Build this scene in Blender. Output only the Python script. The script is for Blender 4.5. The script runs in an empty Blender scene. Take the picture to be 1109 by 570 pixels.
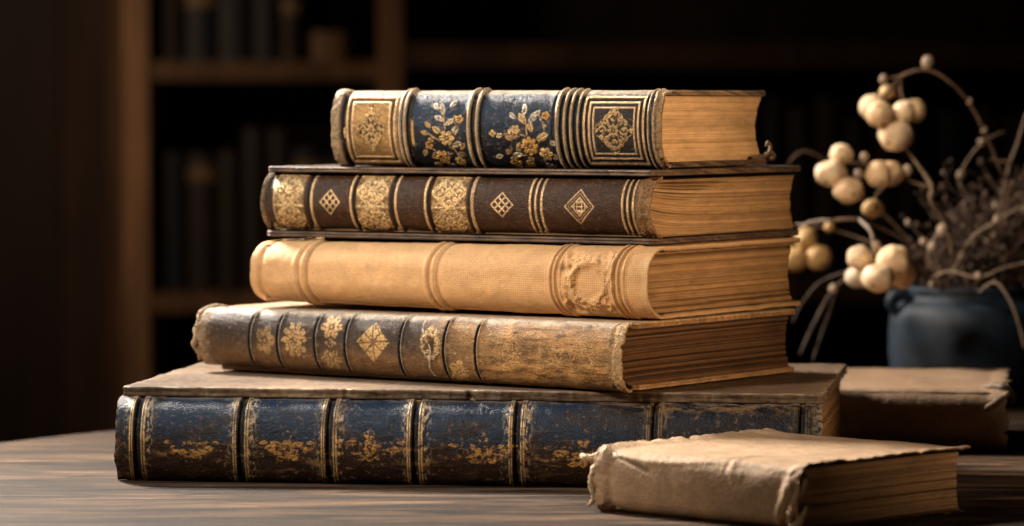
import bpy, math, random
import numpy as np
from mathutils import Vector

random.seed(7)
S = bpy.context.scene
C = S.collection

# ------------------------------------------------------------------ camera
FPX = 4000.0            # focal length in pixels of a 1109 px wide picture
CAM_H = 0.2254
TH = math.atan((285 - 111.5) / FPX)      # downward pitch
cam_d = bpy.data.cameras.new('camera')
cam = bpy.data.objects.new('camera', cam_d)
C.objects.link(cam)
cam.location = (0, 0, CAM_H)
cam.rotation_euler = (math.pi / 2 - TH, 0, 0)
cam_d.sensor_width = 36
cam_d.lens = FPX / 1109 * 36
cam_d.clip_start = 0.05
cam_d.clip_end = 50
cam_d.dof.use_dof = True
cam_d.dof.focus_distance = 2.165
cam_d.dof.aperture_fstop = cam_d.lens / 1000 / 0.0192
S.camera = cam

# ------------------------------------------------------------------ world and lamps
w = bpy.data.worlds.new('World')
S.world = w
w.use_nodes = True
w.node_tree.nodes['Background'].inputs[0].default_value = (1.0, 0.72, 0.5, 1)
w.node_tree.nodes['Background'].inputs[1].default_value = 0.0025


def area(name, loc, target, power, col, sx, sy, spread=180):
    l = bpy.data.lights.new(name, 'AREA')
    l.shape = 'RECTANGLE'
    l.size, l.size_y = sx, sy
    l.spread = math.radians(spread)
    l.energy = power
    l.color = col
    o = bpy.data.objects.new(name, l)
    C.objects.link(o)
    o.location = loc
    o.rotation_euler = (Vector(target) - Vector(loc)).to_track_quat('-Z', 'Y').to_euler()
    return o


def spot(name, loc, target, power, col, deg, blend, radius):
    l = bpy.data.lights.new(name, 'SPOT')
    l.energy = power
    l.color = col
    l.spot_size = math.radians(deg)
    l.spot_blend = blend
    l.shadow_soft_size = radius
    o = bpy.data.objects.new(name, l)
    C.objects.link(o)
    o.location = loc
    o.rotation_euler = (Vector(target) - Vector(loc)).to_track_quat('-Z', 'Y').to_euler()
    return o


area('window_light', (-0.85, 3.10, 0.98), (0, 2.15, 0.1), 16, (1.0, 0.89, 0.77), 0.26, 0.32, 70)
spot('left_light', (-1.10, 1.40, 0.95), (-0.06, 2.23, 0.16), 158, (1.0, 0.82, 0.64), 24, 1.0, 0.17)
spot('sky_light', (-0.62, 2.02, 1.30), (-0.17, 2.21, 0.11), 46, (0.45, 0.73, 1.0), 25, 1.0, 0.16)
spot('berry_light', (-0.55, 1.45, 0.95), (0.29, 2.66, 0.225), 60, (1.0, 0.79, 0.57), 10, 1.0, 0.08)  # unseen spot added to brighten the berries
spot('warm_fill_light', (1.25, 1.80, 0.36), (0.14, 2.18, 0.165), 72, (1.0, 0.66, 0.39), 20, 1.0, 0.12)
area('shelf_light', (-0.85, 3.5, 0.55), (-0.42, 4.6, 0.12), 0.80, (1.0, 0.66, 0.42), 0.2, 0.2, 100)  # added light, out of view, that lifts the dark bookcase

S.view_settings.view_transform = 'Standard'
S.view_settings.look = 'None'
S.view_settings.exposure = 0
S.view_settings.gamma = 1
S.render.engine = 'CYCLES'
S.cycles.use_denoising = True
S.cycles.max_bounces = 8


# ------------------------------------------------------------------ projection helpers
def P(px, py, d):
    """point at depth d (along the view axis) seen at picture position px, py"""
    x = (px - 554.5) * d / FPX
    u = (285 - py) * d / FPX
    c, s = math.cos(TH), math.sin(TH)
    return Vector((x, d * c + u * s, CAM_H - d * s + u * c))


def to_px(X, Y, Z):
    c, s = math.cos(TH), math.sin(TH)
    z = Z - CAM_H
    dep = Y * c - z * s
    up = Y * s + z * c
    return 554.5 + FPX * X / dep, 285 - FPX * up / dep


# ------------------------------------------------------------------ noise in numpy
def _hash(ix, iy, seed):
    h = (ix.astype(np.int64) * 374761393 + iy.astype(np.int64) * 668265263 + seed * 974634777) & 0x7FFFFFFF
    h = ((h ^ (h >> 13)) * 1274126177) & 0x7FFFFFFF
    h = (h ^ (h >> 16)) & 0xFFFF
    return h.astype(np.float64) / 65535.0


def perlin(x, y, seed=0):
    x = np.asarray(x, float)
    y = np.asarray(y, float)
    x, y = np.broadcast_arrays(x, y)
    xi, yi = np.floor(x), np.floor(y)
    fx, fy = x - xi, y - yi
    u = fx * fx * fx * (fx * (fx * 6 - 15) + 10)
    v = fy * fy * fy * (fy * (fy * 6 - 15) + 10)

    def g(ax, ay):
        a = _hash(xi + ax, yi + ay, seed) * 2 * math.pi
        return np.cos(a) * (fx - ax) + np.sin(a) * (fy - ay)
    n0 = g(0, 0) * (1 - u) + g(1, 0) * u
    n1 = g(0, 1) * (1 - u) + g(1, 1) * u
    return (n0 * (1 - v) + n1 * v) * 1.5


def fbm(x, y, seed=0, oct=4, gain=0.5):
    r, a, f, tot = 0.0, 1.0, 1.0, 0.0
    for i in range(oct):
        r = r + a * perlin(np.asarray(x) * f + 17.3 * i, np.asarray(y) * f + 5.7 * i, seed + i * 31)
        tot += a
        a *= gain
        f *= 2.03
    return r / tot


def sm(a, b, x):
    t = np.clip((x - a) / (b - a), 0, 1)
    return t * t * (3 - 2 * t)


def gs(x, c, wd):
    return np.exp(-((x - c) / wd) ** 2)


def bx(x, a, b, e):
    return sm(a - e, a + e, x) * (1 - sm(b - e, b + e, x))


def mixc(c, k, m):
    return c * (1 - m[..., None]) + np.array(k) * m[..., None]


# ------------------------------------------------------------------ mesh helpers
def quads(nu, nv, off=0, wrap=False, flip=False):
    n = nu if wrap else nu - 1
    i = np.arange(n)[:, None]
    j = np.arange(nv - 1)[None, :]
    i2 = (i + 1) % nu
    a = i * nv + j
    b = i2 * nv + j
    c = i2 * nv + j + 1
    d = i * nv + j + 1
    a, b, c, d = np.broadcast_arrays(a, b, c, d)
    q = np.stack([a, d, c, b] if flip else [a, b, c, d], -1).reshape(-1, 4)
    return q + off


def make(name, V, Q, mat, parent=None, col=None, prm=None, ngons=None, smooth=True):
    me = bpy.data.meshes.new(name)
    V = np.asarray(V, np.float32).reshape(-1, 3)
    Q = np.asarray(Q, np.int32).reshape(-1, 4)
    ngons = ngons or []
    nl = Q.size + sum(len(g) for g in ngons)
    nf = len(Q) + len(ngons)
    loops = np.concatenate([Q.ravel()] + [np.asarray(g, np.int32) for g in ngons]).astype(np.int32)
    starts = list(np.arange(len(Q)) * 4)
    p = Q.size
    for g in ngons:
        starts.append(p)
        p += len(g)
    me.vertices.add(len(V))
    me.vertices.foreach_set('co', V.ravel())
    me.loops.add(nl)
    me.loops.foreach_set('vertex_index', loops)
    me.polygons.add(nf)
    me.polygons.foreach_set('loop_start', np.array(starts, np.int32))
    sf = np.ones(nf, bool) if smooth else np.zeros(nf, bool)
    if ngons:
        sf[len(Q):] = False
    me.update(calc_edges=True)
    me.polygons.foreach_set('use_smooth', sf)
    if col is not None:
        c = np.ones((len(V), 4), np.float32)
        c[:, :3] = np.asarray(col, np.float32).reshape(-1, 3)
        a = me.attributes.new('col', 'FLOAT_COLOR', 'POINT')
        a.data.foreach_set('color', c.ravel())
    if prm is not None:
        c = np.ones((len(V), 4), np.float32)
        c[:, :3] = np.asarray(prm, np.float32).reshape(-1, 3)
        a = me.attributes.new('prm', 'FLOAT_COLOR', 'POINT')
        a.data.foreach_set('color', c.ravel())
    me.validate()
    me.materials.append(mat)
    o = bpy.data.objects.new(name, me)
    C.objects.link(o)
    if parent is not None:
        o.parent = parent
    return o


def tag(o, label=None, cat=None, group=None, kind=None):
    if label: o['label'] = label
    if cat: o['category'] = cat
    if group: o['group'] = group
    if kind: o['kind'] = kind
    return o


def thing(name, loc, rz, label, cat, group=None):
    o = bpy.data.objects.new(name, None)
    C.objects.link(o)
    o.location = loc
    o.rotation_euler = (0, 0, rz)
    o.empty_display_size = 0.02
    return tag(o, label, cat, group)


class Geo:
    """collects pieces that become ONE mesh object"""
    def __init__(self):
        self.v, self.q, self.g, self.c, self.n = [], [], [], [], 0

    def add(self, V, Q, G=None, col=(1, 1, 1)):
        V = np.asarray(V, float).reshape(-1, 3)
        self.v.append(V)
        self.q.append(np.asarray(Q, int).reshape(-1, 4) + self.n)
        for g in (G or []):
            self.g.append([k + self.n for k in g])
        self.c.append(np.broadcast_to(np.array(col, float), V.shape) if np.ndim(col) == 1 else np.asarray(col))
        self.n += len(V)

    def build(self, name, mat, parent=None, smooth=True, rough=0.6, bumpy=1.0):
        V = np.concatenate(self.v)
        prm = np.tile([rough, 0.0, bumpy], (len(V), 1))
        return make(name, V, np.concatenate(self.q), mat, parent, np.concatenate(self.c), prm, self.g, smooth)

    def box(self, x0, x1, y0, y1, z0, z1, col=(1, 1, 1)):
        v = [(x, y, z) for x in (x0, x1) for y in (y0, y1) for z in (z0, z1)]
        self.add(v, [(0, 1, 3, 2), (4, 6, 7, 5), (0, 4, 5, 1), (2, 3, 7, 6), (0, 2, 6, 4), (1, 5, 7, 3)], None, col)

    def tube(self, pts, radii, ns=8, sub=5, col=(1, 1, 1), wob=0.0, seed=0):
        pts = [Vector(p) for p in pts]
        if len(pts) > 2 and sub > 1:
            ext = [pts[0] * 2 - pts[1]] + pts + [pts[-1] * 2 - pts[-2]]
            rr = list(radii)
            P2, R2 = [], []
            for i in range(len(pts) - 1):
                p0, p1, p2, p3 = ext[i:i + 4]
                for k in range(sub):
                    t = k / sub
                    P2.append(0.5 * ((2 * p1) + (p2 - p0) * t + (2 * p0 - 5 * p1 + 4 * p2 - p3) * t * t
                                     + (3 * p1 - p0 - 3 * p2 + p3) * t ** 3))
                    R2.append(rr[i] * (1 - t) + rr[i + 1] * t)
            P2.append(pts[-1])
            R2.append(rr[-1])
        else:
            P2, R2 = pts, list(radii)
        rnd = random.Random(seed)
        n = len(P2)
        V = []
        up = Vector((0.13, 0.31, 0.94))
        for i in range(n):
            t = (P2[min(i + 1, n - 1)] - P2[max(i - 1, 0)])
            if t.length < 1e-9:
                t = Vector((0, 0, 1))
            t.normalize()
            a = t.cross(up)
            if a.length < 1e-3:
                a = t.cross(Vector((1, 0, 0)))
            a.normalize()
            b = t.cross(a)
            for k in range(ns):
                an = 2 * math.pi * k / ns
                r = R2[i] * (1 + wob * (rnd.random() - 0.5))
                V.append(P2[i] + (a * math.cos(an) + b * math.sin(an)) * r)
        Q = []
        for i in range(n - 1):
            for k in range(ns):
                k2 = (k + 1) % ns
                Q.append((i * ns + k, i * ns + k2, (i + 1) * ns + k2, (i + 1) * ns + k))
        self.add([tuple(v) for v in V], Q, [list(range(ns))[::-1], [(n - 1) * ns + k for k in range(ns)]], col)

    def ball(self, c, r, nu=24, nv=14, col=(1, 1, 1), squash=(1, 1, 1), seed=0, amp=0.05):
        th = np.linspace(0, 2 * np.pi, nu, endpoint=False)[:, None]
        ph = np.linspace(0, np.pi, nv)[None, :]
        d = np.stack(np.broadcast_arrays(np.cos(th) * np.sin(ph), np.sin(th) * np.sin(ph), np.cos(ph) + 0 * th), -1)
        n = 1 + amp * perlin(d[..., 0] * 1.7 + seed * 3.1, d[..., 1] * 1.7 + d[..., 2] * 1.3, seed)
        V = d * (n * r)[..., None] * np.array(squash) + np.array(c)
        self.add(V.reshape(-1, 3), quads(nu, nv, 0, True, True), None, col)


# ------------------------------------------------------------------ materials
def nodes(m):
    m.use_nodes = True
    nt = m.node_tree
    return nt, nt.nodes['Principled BSDF'], nt.nodes.new, nt.links.new


def attr_mat(name, var_scale=60, var=(0.7, 1.25), fine_scale=900, fine=0.35, bump=0.4, dist=0.0006, stretch=(1, 1, 1),
             spec=0.45, sss=0.0, coat=0.0):
    """surface driven by the mesh's own colour / roughness / metal attributes plus procedural grain"""
    m = bpy.data.materials.new(name)
    nt, b, N, L = nodes(m)
    a = N('ShaderNodeAttribute'); a.attribute_name = 'col'
    pr = N('ShaderNodeAttribute'); pr.attribute_name = 'prm'
    sx = N('ShaderNodeSeparateColor'); L(pr.outputs['Color'], sx.inputs[0])
    tc = N('ShaderNodeTexCoord')
    mp = N('ShaderNodeMapping'); mp.inputs['Scale'].default_value = stretch
    L(tc.outputs['Object'], mp.inputs[0])
    n1 = N('ShaderNodeTexNoise'); n1.inputs['Scale'].default_value = var_scale
    n1.inputs['Detail'].default_value = 6; n1.inputs['Roughness'].default_value = 0.65
    L(mp.outputs[0], n1.inputs['Vector'])
    r1 = N('ShaderNodeMapRange'); r1.inputs[1].default_value = 0.25; r1.inputs[2].default_value = 0.75
    r1.inputs[3].default_value, r1.inputs[4].default_value = var
    L(n1.outputs[0], r1.inputs[0])
    n2 = N('ShaderNodeTexNoise'); n2.inputs['Scale'].default_value = fine_scale
    n2.inputs['Detail'].default_value = 3
    L(mp.outputs[0], n2.inputs['Vector'])
    r2 = N('ShaderNodeMapRange'); r2.inputs[1].default_value = 0.3; r2.inputs[2].default_value = 0.7
    r2.inputs[3].default_value, r2.inputs[4].default_value = 1 - fine, 1 + fine
    L(n2.outputs[0], r2.inputs[0])
    mu = N('ShaderNodeMath'); mu.operation = 'MULTIPLY'
    L(r1.outputs[0], mu.inputs[0]); L(r2.outputs[0], mu.inputs[1])
    vm = N('ShaderNodeVectorMath'); vm.operation = 'SCALE'
    L(a.outputs['Color'], vm.inputs[0]); L(mu.outputs[0], vm.inputs['Scale'])
    L(vm.outputs[0], b.inputs['Base Color'])
    rr = N('ShaderNodeMath'); rr.operation = 'MULTIPLY_ADD'; rr.inputs[1].default_value = 0.25; rr.inputs[2].default_value = -0.12
    L(n1.outputs[0], rr.inputs[0])
    ra = N('ShaderNodeMath'); ra.operation = 'ADD'; ra.use_clamp = True
    L(rr.outputs[0], ra.inputs[0]); L(sx.outputs[0], ra.inputs[1])
    L(ra.outputs[0], b.inputs['Roughness'])
    L(sx.outputs[1], b.inputs['Metallic'])
    b.inputs['Specular IOR Level'].default_value = spec
    if coat:
        b.inputs['Coat Weight'].default_value = coat
        b.inputs['Coat Roughness'].default_value = 0.35
    if sss:
        b.inputs['Subsurface Weight'].default_value = sss
        b.inputs['Subsurface Radius'].default_value = (0.004, 0.002, 0.001)
        b.inputs['Subsurface Scale'].default_value = 1.0
    ad = N('ShaderNodeMath'); ad.operation = 'ADD'
    L(n1.outputs[0], ad.inputs[0]); L(n2.outputs[0], ad.inputs[1])
    bm = N('ShaderNodeBump'); bm.inputs['Distance'].default_value = dist
    ms = N('ShaderNodeMath'); ms.operation = 'MULTIPLY'; ms.inputs[1].default_value = bump
    L(sx.outputs[2], ms.inputs[0]); L(ms.outputs[0], bm.inputs['Strength'])
    L(ad.outputs[0], bm.inputs['Height']); L(bm.outputs[0], b.inputs['Normal'])
    return m


M_leather = attr_mat('old_leather', 110, (0.55, 1.35), 1300, 0.45, 0.8, 0.0008, spec=0.25)
M_cloth = attr_mat('book_cloth', 70, (0.78, 1.15), 1500, 0.16, 0.5, 0.0005, spec=0.2)
M_vellum = attr_mat('vellum', 60, (0.70, 1.18), 600, 0.16, 0.6, 0.0009, spec=0.22)
M_paper = attr_mat('page_edges', 50, (0.75, 1.2), 700, 0.18, 0.25, 0.0004, stretch=(1, 1, 6), spec=0.2)
M_board = attr_mat('board_leather', 60, (0.55, 1.35), 700, 0.30, 0.6, 0.0008)
M_scuffed = attr_mat('scuffed_board', 14, (0.30, 1.40), 260, 0.35, 0.7, 0.0010, spec=0.25)
M_twig = attr_mat('dry_twig', 300, (0.5, 1.5), 1500, 0.35, 0.6, 0.0006, spec=0.25)
M_berry = attr_mat('dried_berry', 120, (0.85, 1.12), 700, 0.08, 0.25, 0.0004, sss=0.25)
M_shelfwood = attr_mat('shelf_wood', 5, (0.5, 1.5), 40, 0.3, 0.4, 0.002, stretch=(1, 1, 0.15), spec=0.3)
M_plain = attr_mat('dark_cover', 20, (0.6, 1.4), 200, 0.2, 0.3, 0.001)


def table_material():
    m = bpy.data.materials.new('weathered_wood')
    nt, b, N, L = nodes(m)
    tc = N('ShaderNodeTexCoord')

    def noise(scale, detail, stretch, rough=0.6, distort=0.0):
        mp = N('ShaderNodeMapping'); mp.inputs['Scale'].default_value = stretch
        L(tc.outputs['Object'], mp.inputs[0])
        n = N('ShaderNodeTexNoise'); n.inputs['Scale'].default_value = scale
        n.inputs['Detail'].default_value = detail; n.inputs['Roughness'].default_value = rough
        n.inputs['Distortion'].default_value = distort
        L(mp.outputs[0], n.inputs['Vector'])
        return n
    g1 = noise(13, 9, (0.45, 2.4, 1), 0.70, 0.9)
    g2 = noise(55, 6, (0.16, 2.4, 1), 0.7, 0.3)
    big = noise(9, 5, (0.8, 1.3, 1), 0.6)
    fine = noise(420, 5, (0.16, 0.8, 1), 0.7)
    r = N('ShaderNodeValToRGB')
    e = r.color_ramp.elements
    e[0].position = 0.42; e[0].color = (0.016, 0.010, 0.007, 1)
    e[1].position = 0.60; e[1].color = (0.185, 0.107, 0.058, 1)
    k = e.new(0.47); k.color = (0.032, 0.019, 0.011, 1)
    k = e.new(0.53); k.color = (0.080, 0.045, 0.024, 1)
    mx = N('ShaderNodeMix'); mx.data_type = 'FLOAT'; mx.inputs[0].default_value = 0.42
    L(g1.outputs[0], mx.inputs[2]); L(g2.outputs[0], mx.inputs[3])
    L(mx.outputs[0], r.inputs[0])
    rb = N('ShaderNodeMapRange'); rb.inputs[1].default_value = 0.3; rb.inputs[2].default_value = 0.7
    rb.inputs[3].default_value = 0.45; rb.inputs[4].default_value = 1.35
    L(big.outputs[0], rb.inputs[0])
    rf = N('ShaderNodeMapRange'); rf.inputs[1].default_value = 0.3; rf.inputs[2].default_value = 0.7
    rf.inputs[3].default_value = 0.5; rf.inputs[4].default_value = 1.4
    L(fine.outputs[0], rf.inputs[0])
    mu = N('ShaderNodeMath'); mu.operation = 'MULTIPLY'
    L(rb.outputs[0], mu.inputs[0]); L(rf.outputs[0], mu.inputs[1])
    vm = N('ShaderNodeVectorMath'); vm.operation = 'SCALE'
    crk = noise(11, 4, (0.22, 2.6, 1), 0.5, 0.5)
    ca = N('ShaderNodeMath'); ca.operation = 'SUBTRACT'; ca.inputs[1].default_value = 0.5
    L(crk.outputs[0], ca.inputs[0])
    cb = N('ShaderNodeMath'); cb.operation = 'ABSOLUTE'; L(ca.outputs[0], cb.inputs[0])
    cr = N('ShaderNodeMapRange'); cr.inputs[1].default_value = 0.008; cr.inputs[2].default_value = 0.03
    cr.inputs[3].default_value = 0.22; cr.inputs[4].default_value = 1.0
    L(cb.outputs[0], cr.inputs[0])
    mc = N('ShaderNodeMath'); mc.operation = 'MULTIPLY'
    L(mu.outputs[0], mc.inputs[0]); L(cr.outputs[0], mc.inputs[1])
    L(r.outputs[0], vm.inputs[0]); L(mc.outputs[0], vm.inputs['Scale'])
    L(vm.outputs[0], b.inputs['Base Color'])
    rg = N('ShaderNodeMapRange'); rg.inputs[3].default_value = 0.5; rg.inputs[4].default_value = 0.8
    L(g2.outputs[0], rg.inputs[0]); L(rg.outputs[0], b.inputs['Roughness'])
    b.inputs['Specular IOR Level'].default_value = 0.12
    ad = N('ShaderNodeMath'); ad.operation = 'ADD'
    L(mx.outputs[0], ad.inputs[0])
    ms = N('ShaderNodeMath'); ms.operation = 'MULTIPLY'; ms.inputs[1].default_value = 0.25
    L(fine.outputs[0], ms.inputs[0]); L(ms.outputs[0], ad.inputs[1])
    bm = N('ShaderNodeBump'); bm.inputs['Strength'].default_value = 0.8; bm.inputs['Distance'].default_value = 0.004
    L(ad.outputs[0], bm.inputs['Height']); L(bm.outputs[0], b.inputs['Normal'])
    return m


M_table = table_material()


def jar_material():
    m = bpy.data.materials.new('blue_stoneware')
    nt, b, N, L = nodes(m)
    tc = N('ShaderNodeTexCoord')
    n = N('ShaderNodeTexNoise'); n.inputs['Scale'].default_value = 60; n.inputs['Detail'].default_value = 8
    L(tc.outputs['Object'], n.inputs['Vector'])
    r = N('ShaderNodeValToRGB')
    r.color_ramp.elements[0].position = 0.3; r.color_ramp.elements[0].color = (0.004, 0.010, 0.020, 1)
    r.color_ramp.elements[1].position = 0.75; r.color_ramp.elements[1].color = (0.015, 0.034, 0.060, 1)
    L(n.outputs[0], r.inputs[0]); L(r.outputs[0], b.inputs['Base Color'])
    b.inputs['Roughness'].default_value = 0.62
    bm = N('ShaderNodeBump'); bm.inputs['Strength'].default_value = 0.4; bm.inputs['Distance'].default_value = 0.001
    L(n.outputs[0], bm.inputs['Height']); L(bm.outputs[0], b.inputs['Normal'])
    return m


M_jar = jar_material()

# ------------------------------------------------------------------ the setting: wall, floor
g = Geo(); g.box(-4, 4, 4.86, 4.95, -1.2, 2.6, (0.03, 0.018, 0.012))
tag(g.build('wall', M_shelfwood, None, False, 0.8), kind='structure')
g = Geo(); g.box(-4, 4, -1.5, 4.86, -1.0, -0.9, (0.03, 0.018, 0.011))
tag(g.build('floor', M_shelfwood, None, False, 0.7), kind='structure')

# ------------------------------------------------------------------ the round table
TC = (0.35, 2.02)
TR = 0.815
table = thing('round_table', (TC[0], TC[1], -0.90), 0, 'round weathered brown wooden table that carries the stack of old books', 'table')


def table_top():
    nt, prof = 220, []
    for k in range(7):
        a = math.pi / 2 * k / 6
        prof.append((TR - 0.006 + 0.006 * math.sin(a), -0.006 + 0.006 * math.cos(a)))
    prof += [(TR, -0.024), (TR - 0.004, -0.030)]
    prof = [(TR * k / 14.0, 0.0) for k in range(1, 14)] + prof
    th = np.linspace(0, 2 * np.pi, nt, endpoint=False)
    V = []
    for t in th:
        rr = 1 + 0.002 * math.sin(5 * t) + 0.0012 * math.sin(23 * t + 1)
        for (r, z) in prof:
            V.append((r * rr * math.cos(t), r * rr * math.sin(t), z + 0.9))
    V = np.array(V)
    n = len(prof)
    Q = quads(nt, n, 0, True, True)
    ring0 = [i * n for i in range(nt)]
    ringN = [i * n + n - 1 for i in range(nt)][::-1]
    return make('tabletop', V, Q, M_table, table, np.ones((len(V), 3)) * 0.2, np.ones((len(V), 3)) * 0.5, [ring0, ringN])


table_top()
g = Geo()
g.tube([(0, 0, 0.04), (0, 0, 0.25), (0, 0, 0.55), (0, 0, 0.869)], [0.06, 0.045, 0.05, 0.09], 24, 6, (0.12, 0.075, 0.045))
g.build('pedestal', M_shelfwood, table)
for k in range(3):
    a = k * 2 * math.pi / 3 + 0.4
    g = Geo()
    g.tube([(0.03 * math.cos(a), 0.03 * math.sin(a), 0.2), (0.25 * math.cos(a), 0.25 * math.sin(a), 0.12),
            (0.42 * math.cos(a), 0.42 * math.sin(a), 0.0271)], [0.035, 0.03, 0.027], 12, 6, (0.12, 0.075, 0.045))
    g.build('foot', M_shelfwood, table)

# ------------------------------------------------------------------ book building blocks
GOLD = (0.76, 0.46, 0.19)
GOLD_PALE = (0.66, 0.44, 0.235)
NAVY = (0.008, 0.018, 0.037)
TAN = (0.42, 0.25, 0.115)


class Book:
    def __init__(self, name, N, deg, W, D, z0, T, label, cat='book'):
        self.W, self.D, self.T = W, D, T
        a = math.radians(deg)
        self.Lx = N[0] - W * math.cos(a)
        self.Ly = N[1] + W * math.sin(a)
        self.a = a
        self.z0 = z0
        cx, cy = W / 2, D / 2
        # the Empty stands under the middle of the book; all parts are in its frame
        ox = self.Lx + cx * math.cos(a) + cy * math.sin(a)
        oy = self.Ly - cx * math.sin(a) + cy * math.cos(a)
        self.off = np.array([-cx, -cy, 0.0])
        self.root = thing(name, (ox, oy, z0), -a, label, cat)

    def px(self, s, y=0.0, z=None):
        z = self.T / 2 if z is None else z
        X = self.Lx + s * math.cos(self.a) + y * math.sin(self.a)
        Y = self.Ly - s * math.sin(self.a) + y * math.cos(self.a)
        return to_px(X, Y, self.z0 + z)[0]


def grid_normals(V):
    du = np.gradient(V, axis=0)
    dv = np.gradient(V, axis=1)
    n = np.cross(dv, du)
    return n / (np.linalg.norm(n, axis=-1, keepdims=True) + 1e-12)


def shell(bk, name, path, thick, design, mat, nu, s0, s1, zlo=None, zhi=None, end_noise=0.0, seed=0):
    """a sheet of leather or cloth that follows `path` (y, z pairs, top to bottom) along the book from s0 to s1;
    design() gives relief, colour, roughness and metal per point"""
    path = np.array(path, float)
    nv = len(path)
    s = np.linspace(s0, s1, nu)
    Sg, Y = np.meshgrid(s, path[:, 0], indexing='ij')
    _, Z = np.meshgrid(s, path[:, 1], indexing='ij')
    Z = Z.copy()
    if zlo is not None or zhi is not None:
        lo = zlo(s)[:, None] if zlo is not None else 0.0
        hi = zhi(s)[:, None] if zhi is not None else bk.T
        Z = lo + (hi - lo) * Z / bk.T
    V = np.stack([Sg, Y, Z], -1)
    n = grid_normals(V)
    al = np.concatenate([[0], np.cumsum(np.linalg.norm(np.diff(path, axis=0), axis=1))])
    A = np.broadcast_to(al[None, :], Sg.shape)
    PX = np.array([bk.px(k) for k in s])[:, None] * np.ones_like(A)
    Vv = np.clip((path[:, 1].max() - path[:, 1]) / (path[:, 1].max() - path[:, 1].min()), 0, 1)[None, :] * np.ones_like(A)
    h, col, ro, me, gr = design(PX, Vv, Sg, A)
    O = V + n * h[..., None]
    if end_noise:
        # ragged ends
        e = end_noise * (1.3 * fbm(A * 75, A * 0 + 3.3, seed + 5, 4) - 0.9 * sm(0.25, 0.5, fbm(A * 110, A * 0 + 8.1, seed + 15, 2)))
        k0 = 1 - sm(s0, s0 + 0.012, Sg)
        k1 = sm(s1 - 0.012, s1, Sg)
        O[..., 0] += e * (k0 + k1)
    th = np.asarray(thick)
    if th.ndim == 0:
        th = np.full(nv, float(th))
    I = O - n * th[None, :, None]
    Vall = np.concatenate([O.reshape(-1, 3), I.reshape(-1, 3)]) + bk.off
    N = nu * nv
    Qs = [quads(nu, nv), quads(nu, nv, N, False, True)]
    # close the four borders
    i = np.arange(nv - 1)
    for row, fl in ((0, False), (nu - 1, True)):
        a, b_ = row * nv + i, row * nv + i + 1
        q = np.stack([a, b_, b_ + N, a + N], -1)
        Qs.append(q[:, ::-1] if fl else q)
    j = np.arange(nu - 1)
    for colm, fl in ((0, True), (nv - 1, False)):
        a, b_ = j * nv + colm, (j + 1) * nv + colm
        q = np.stack([a, b_, b_ + N, a + N], -1)
        Qs.append(q[:, ::-1] if fl else q)
    inner = np.broadcast_to(np.array([0.20, 0.12, 0.06]), (N, 3))
    colall = np.concatenate([np.clip(col, 0.001, 0.95).reshape(-1, 3), inner])
    pr = np.stack([ro, me, gr], -1).reshape(-1, 3)
    prall = np.concatenate([pr, np.broadcast_to(np.array([0.8, 0, 1.0]), (N, 3))])
    return make(name, Vall, np.concatenate(Qs), mat, bk.root, colall, prall)


def round_spine_path(T, joint, bulge, nv, p=0.75, zl=0.0, zh=None, low=None):
    zh = T if zh is None else zh
    ph = np.linspace(math.pi / 2, -math.pi / 2, nv)
    jt = np.where(ph < 0, joint if low is None else low, joint)
    y = jt - (jt + bulge) * np.abs(np.cos(ph)) ** p
    z = (zl + zh) / 2 + (zh - zl) / 2 * np.sign(np.sin(ph)) * np.abs(np.sin(ph)) ** 0.95
    return np.stack([y, z], -1)


def wrap_path(T, D, r, bulge, step=0.0006, flat_step=0.003, over=0.0):
    pts = []
    n = int((D - r) / flat_step)
    for k in range(n):
        pts.append((D + over - (D + over - r) * k / n, T))
    m = max(8, int(math.pi / 2 * r / step))
    for k in range(m):
        a = math.pi / 2 * k / m
        pts.append((r - r * math.sin(a), T - r + r * math.cos(a)))
    m2 = max(2, int((T - 2 * r) / step))
    for k in range(m2):
        pts.append((0, T - r - (T - 2 * r) * k / m2))
    for k in range(m):
        a = math.pi / 2 * k / m
        pts.append((r - r * math.cos(a), r - r * math.sin(a)))
    for k in range(n + 1):
        pts.append((r + (D + over - r) * k / n, 0))
    pts = np.array(pts)
    f = np.clip(pts[:, 1] / T * (1 - pts[:, 1] / T) * 4, 0, 1) * (pts[:, 0] < r * 1.01)
    pts[:, 0] -= bulge * f
    return pts


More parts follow.
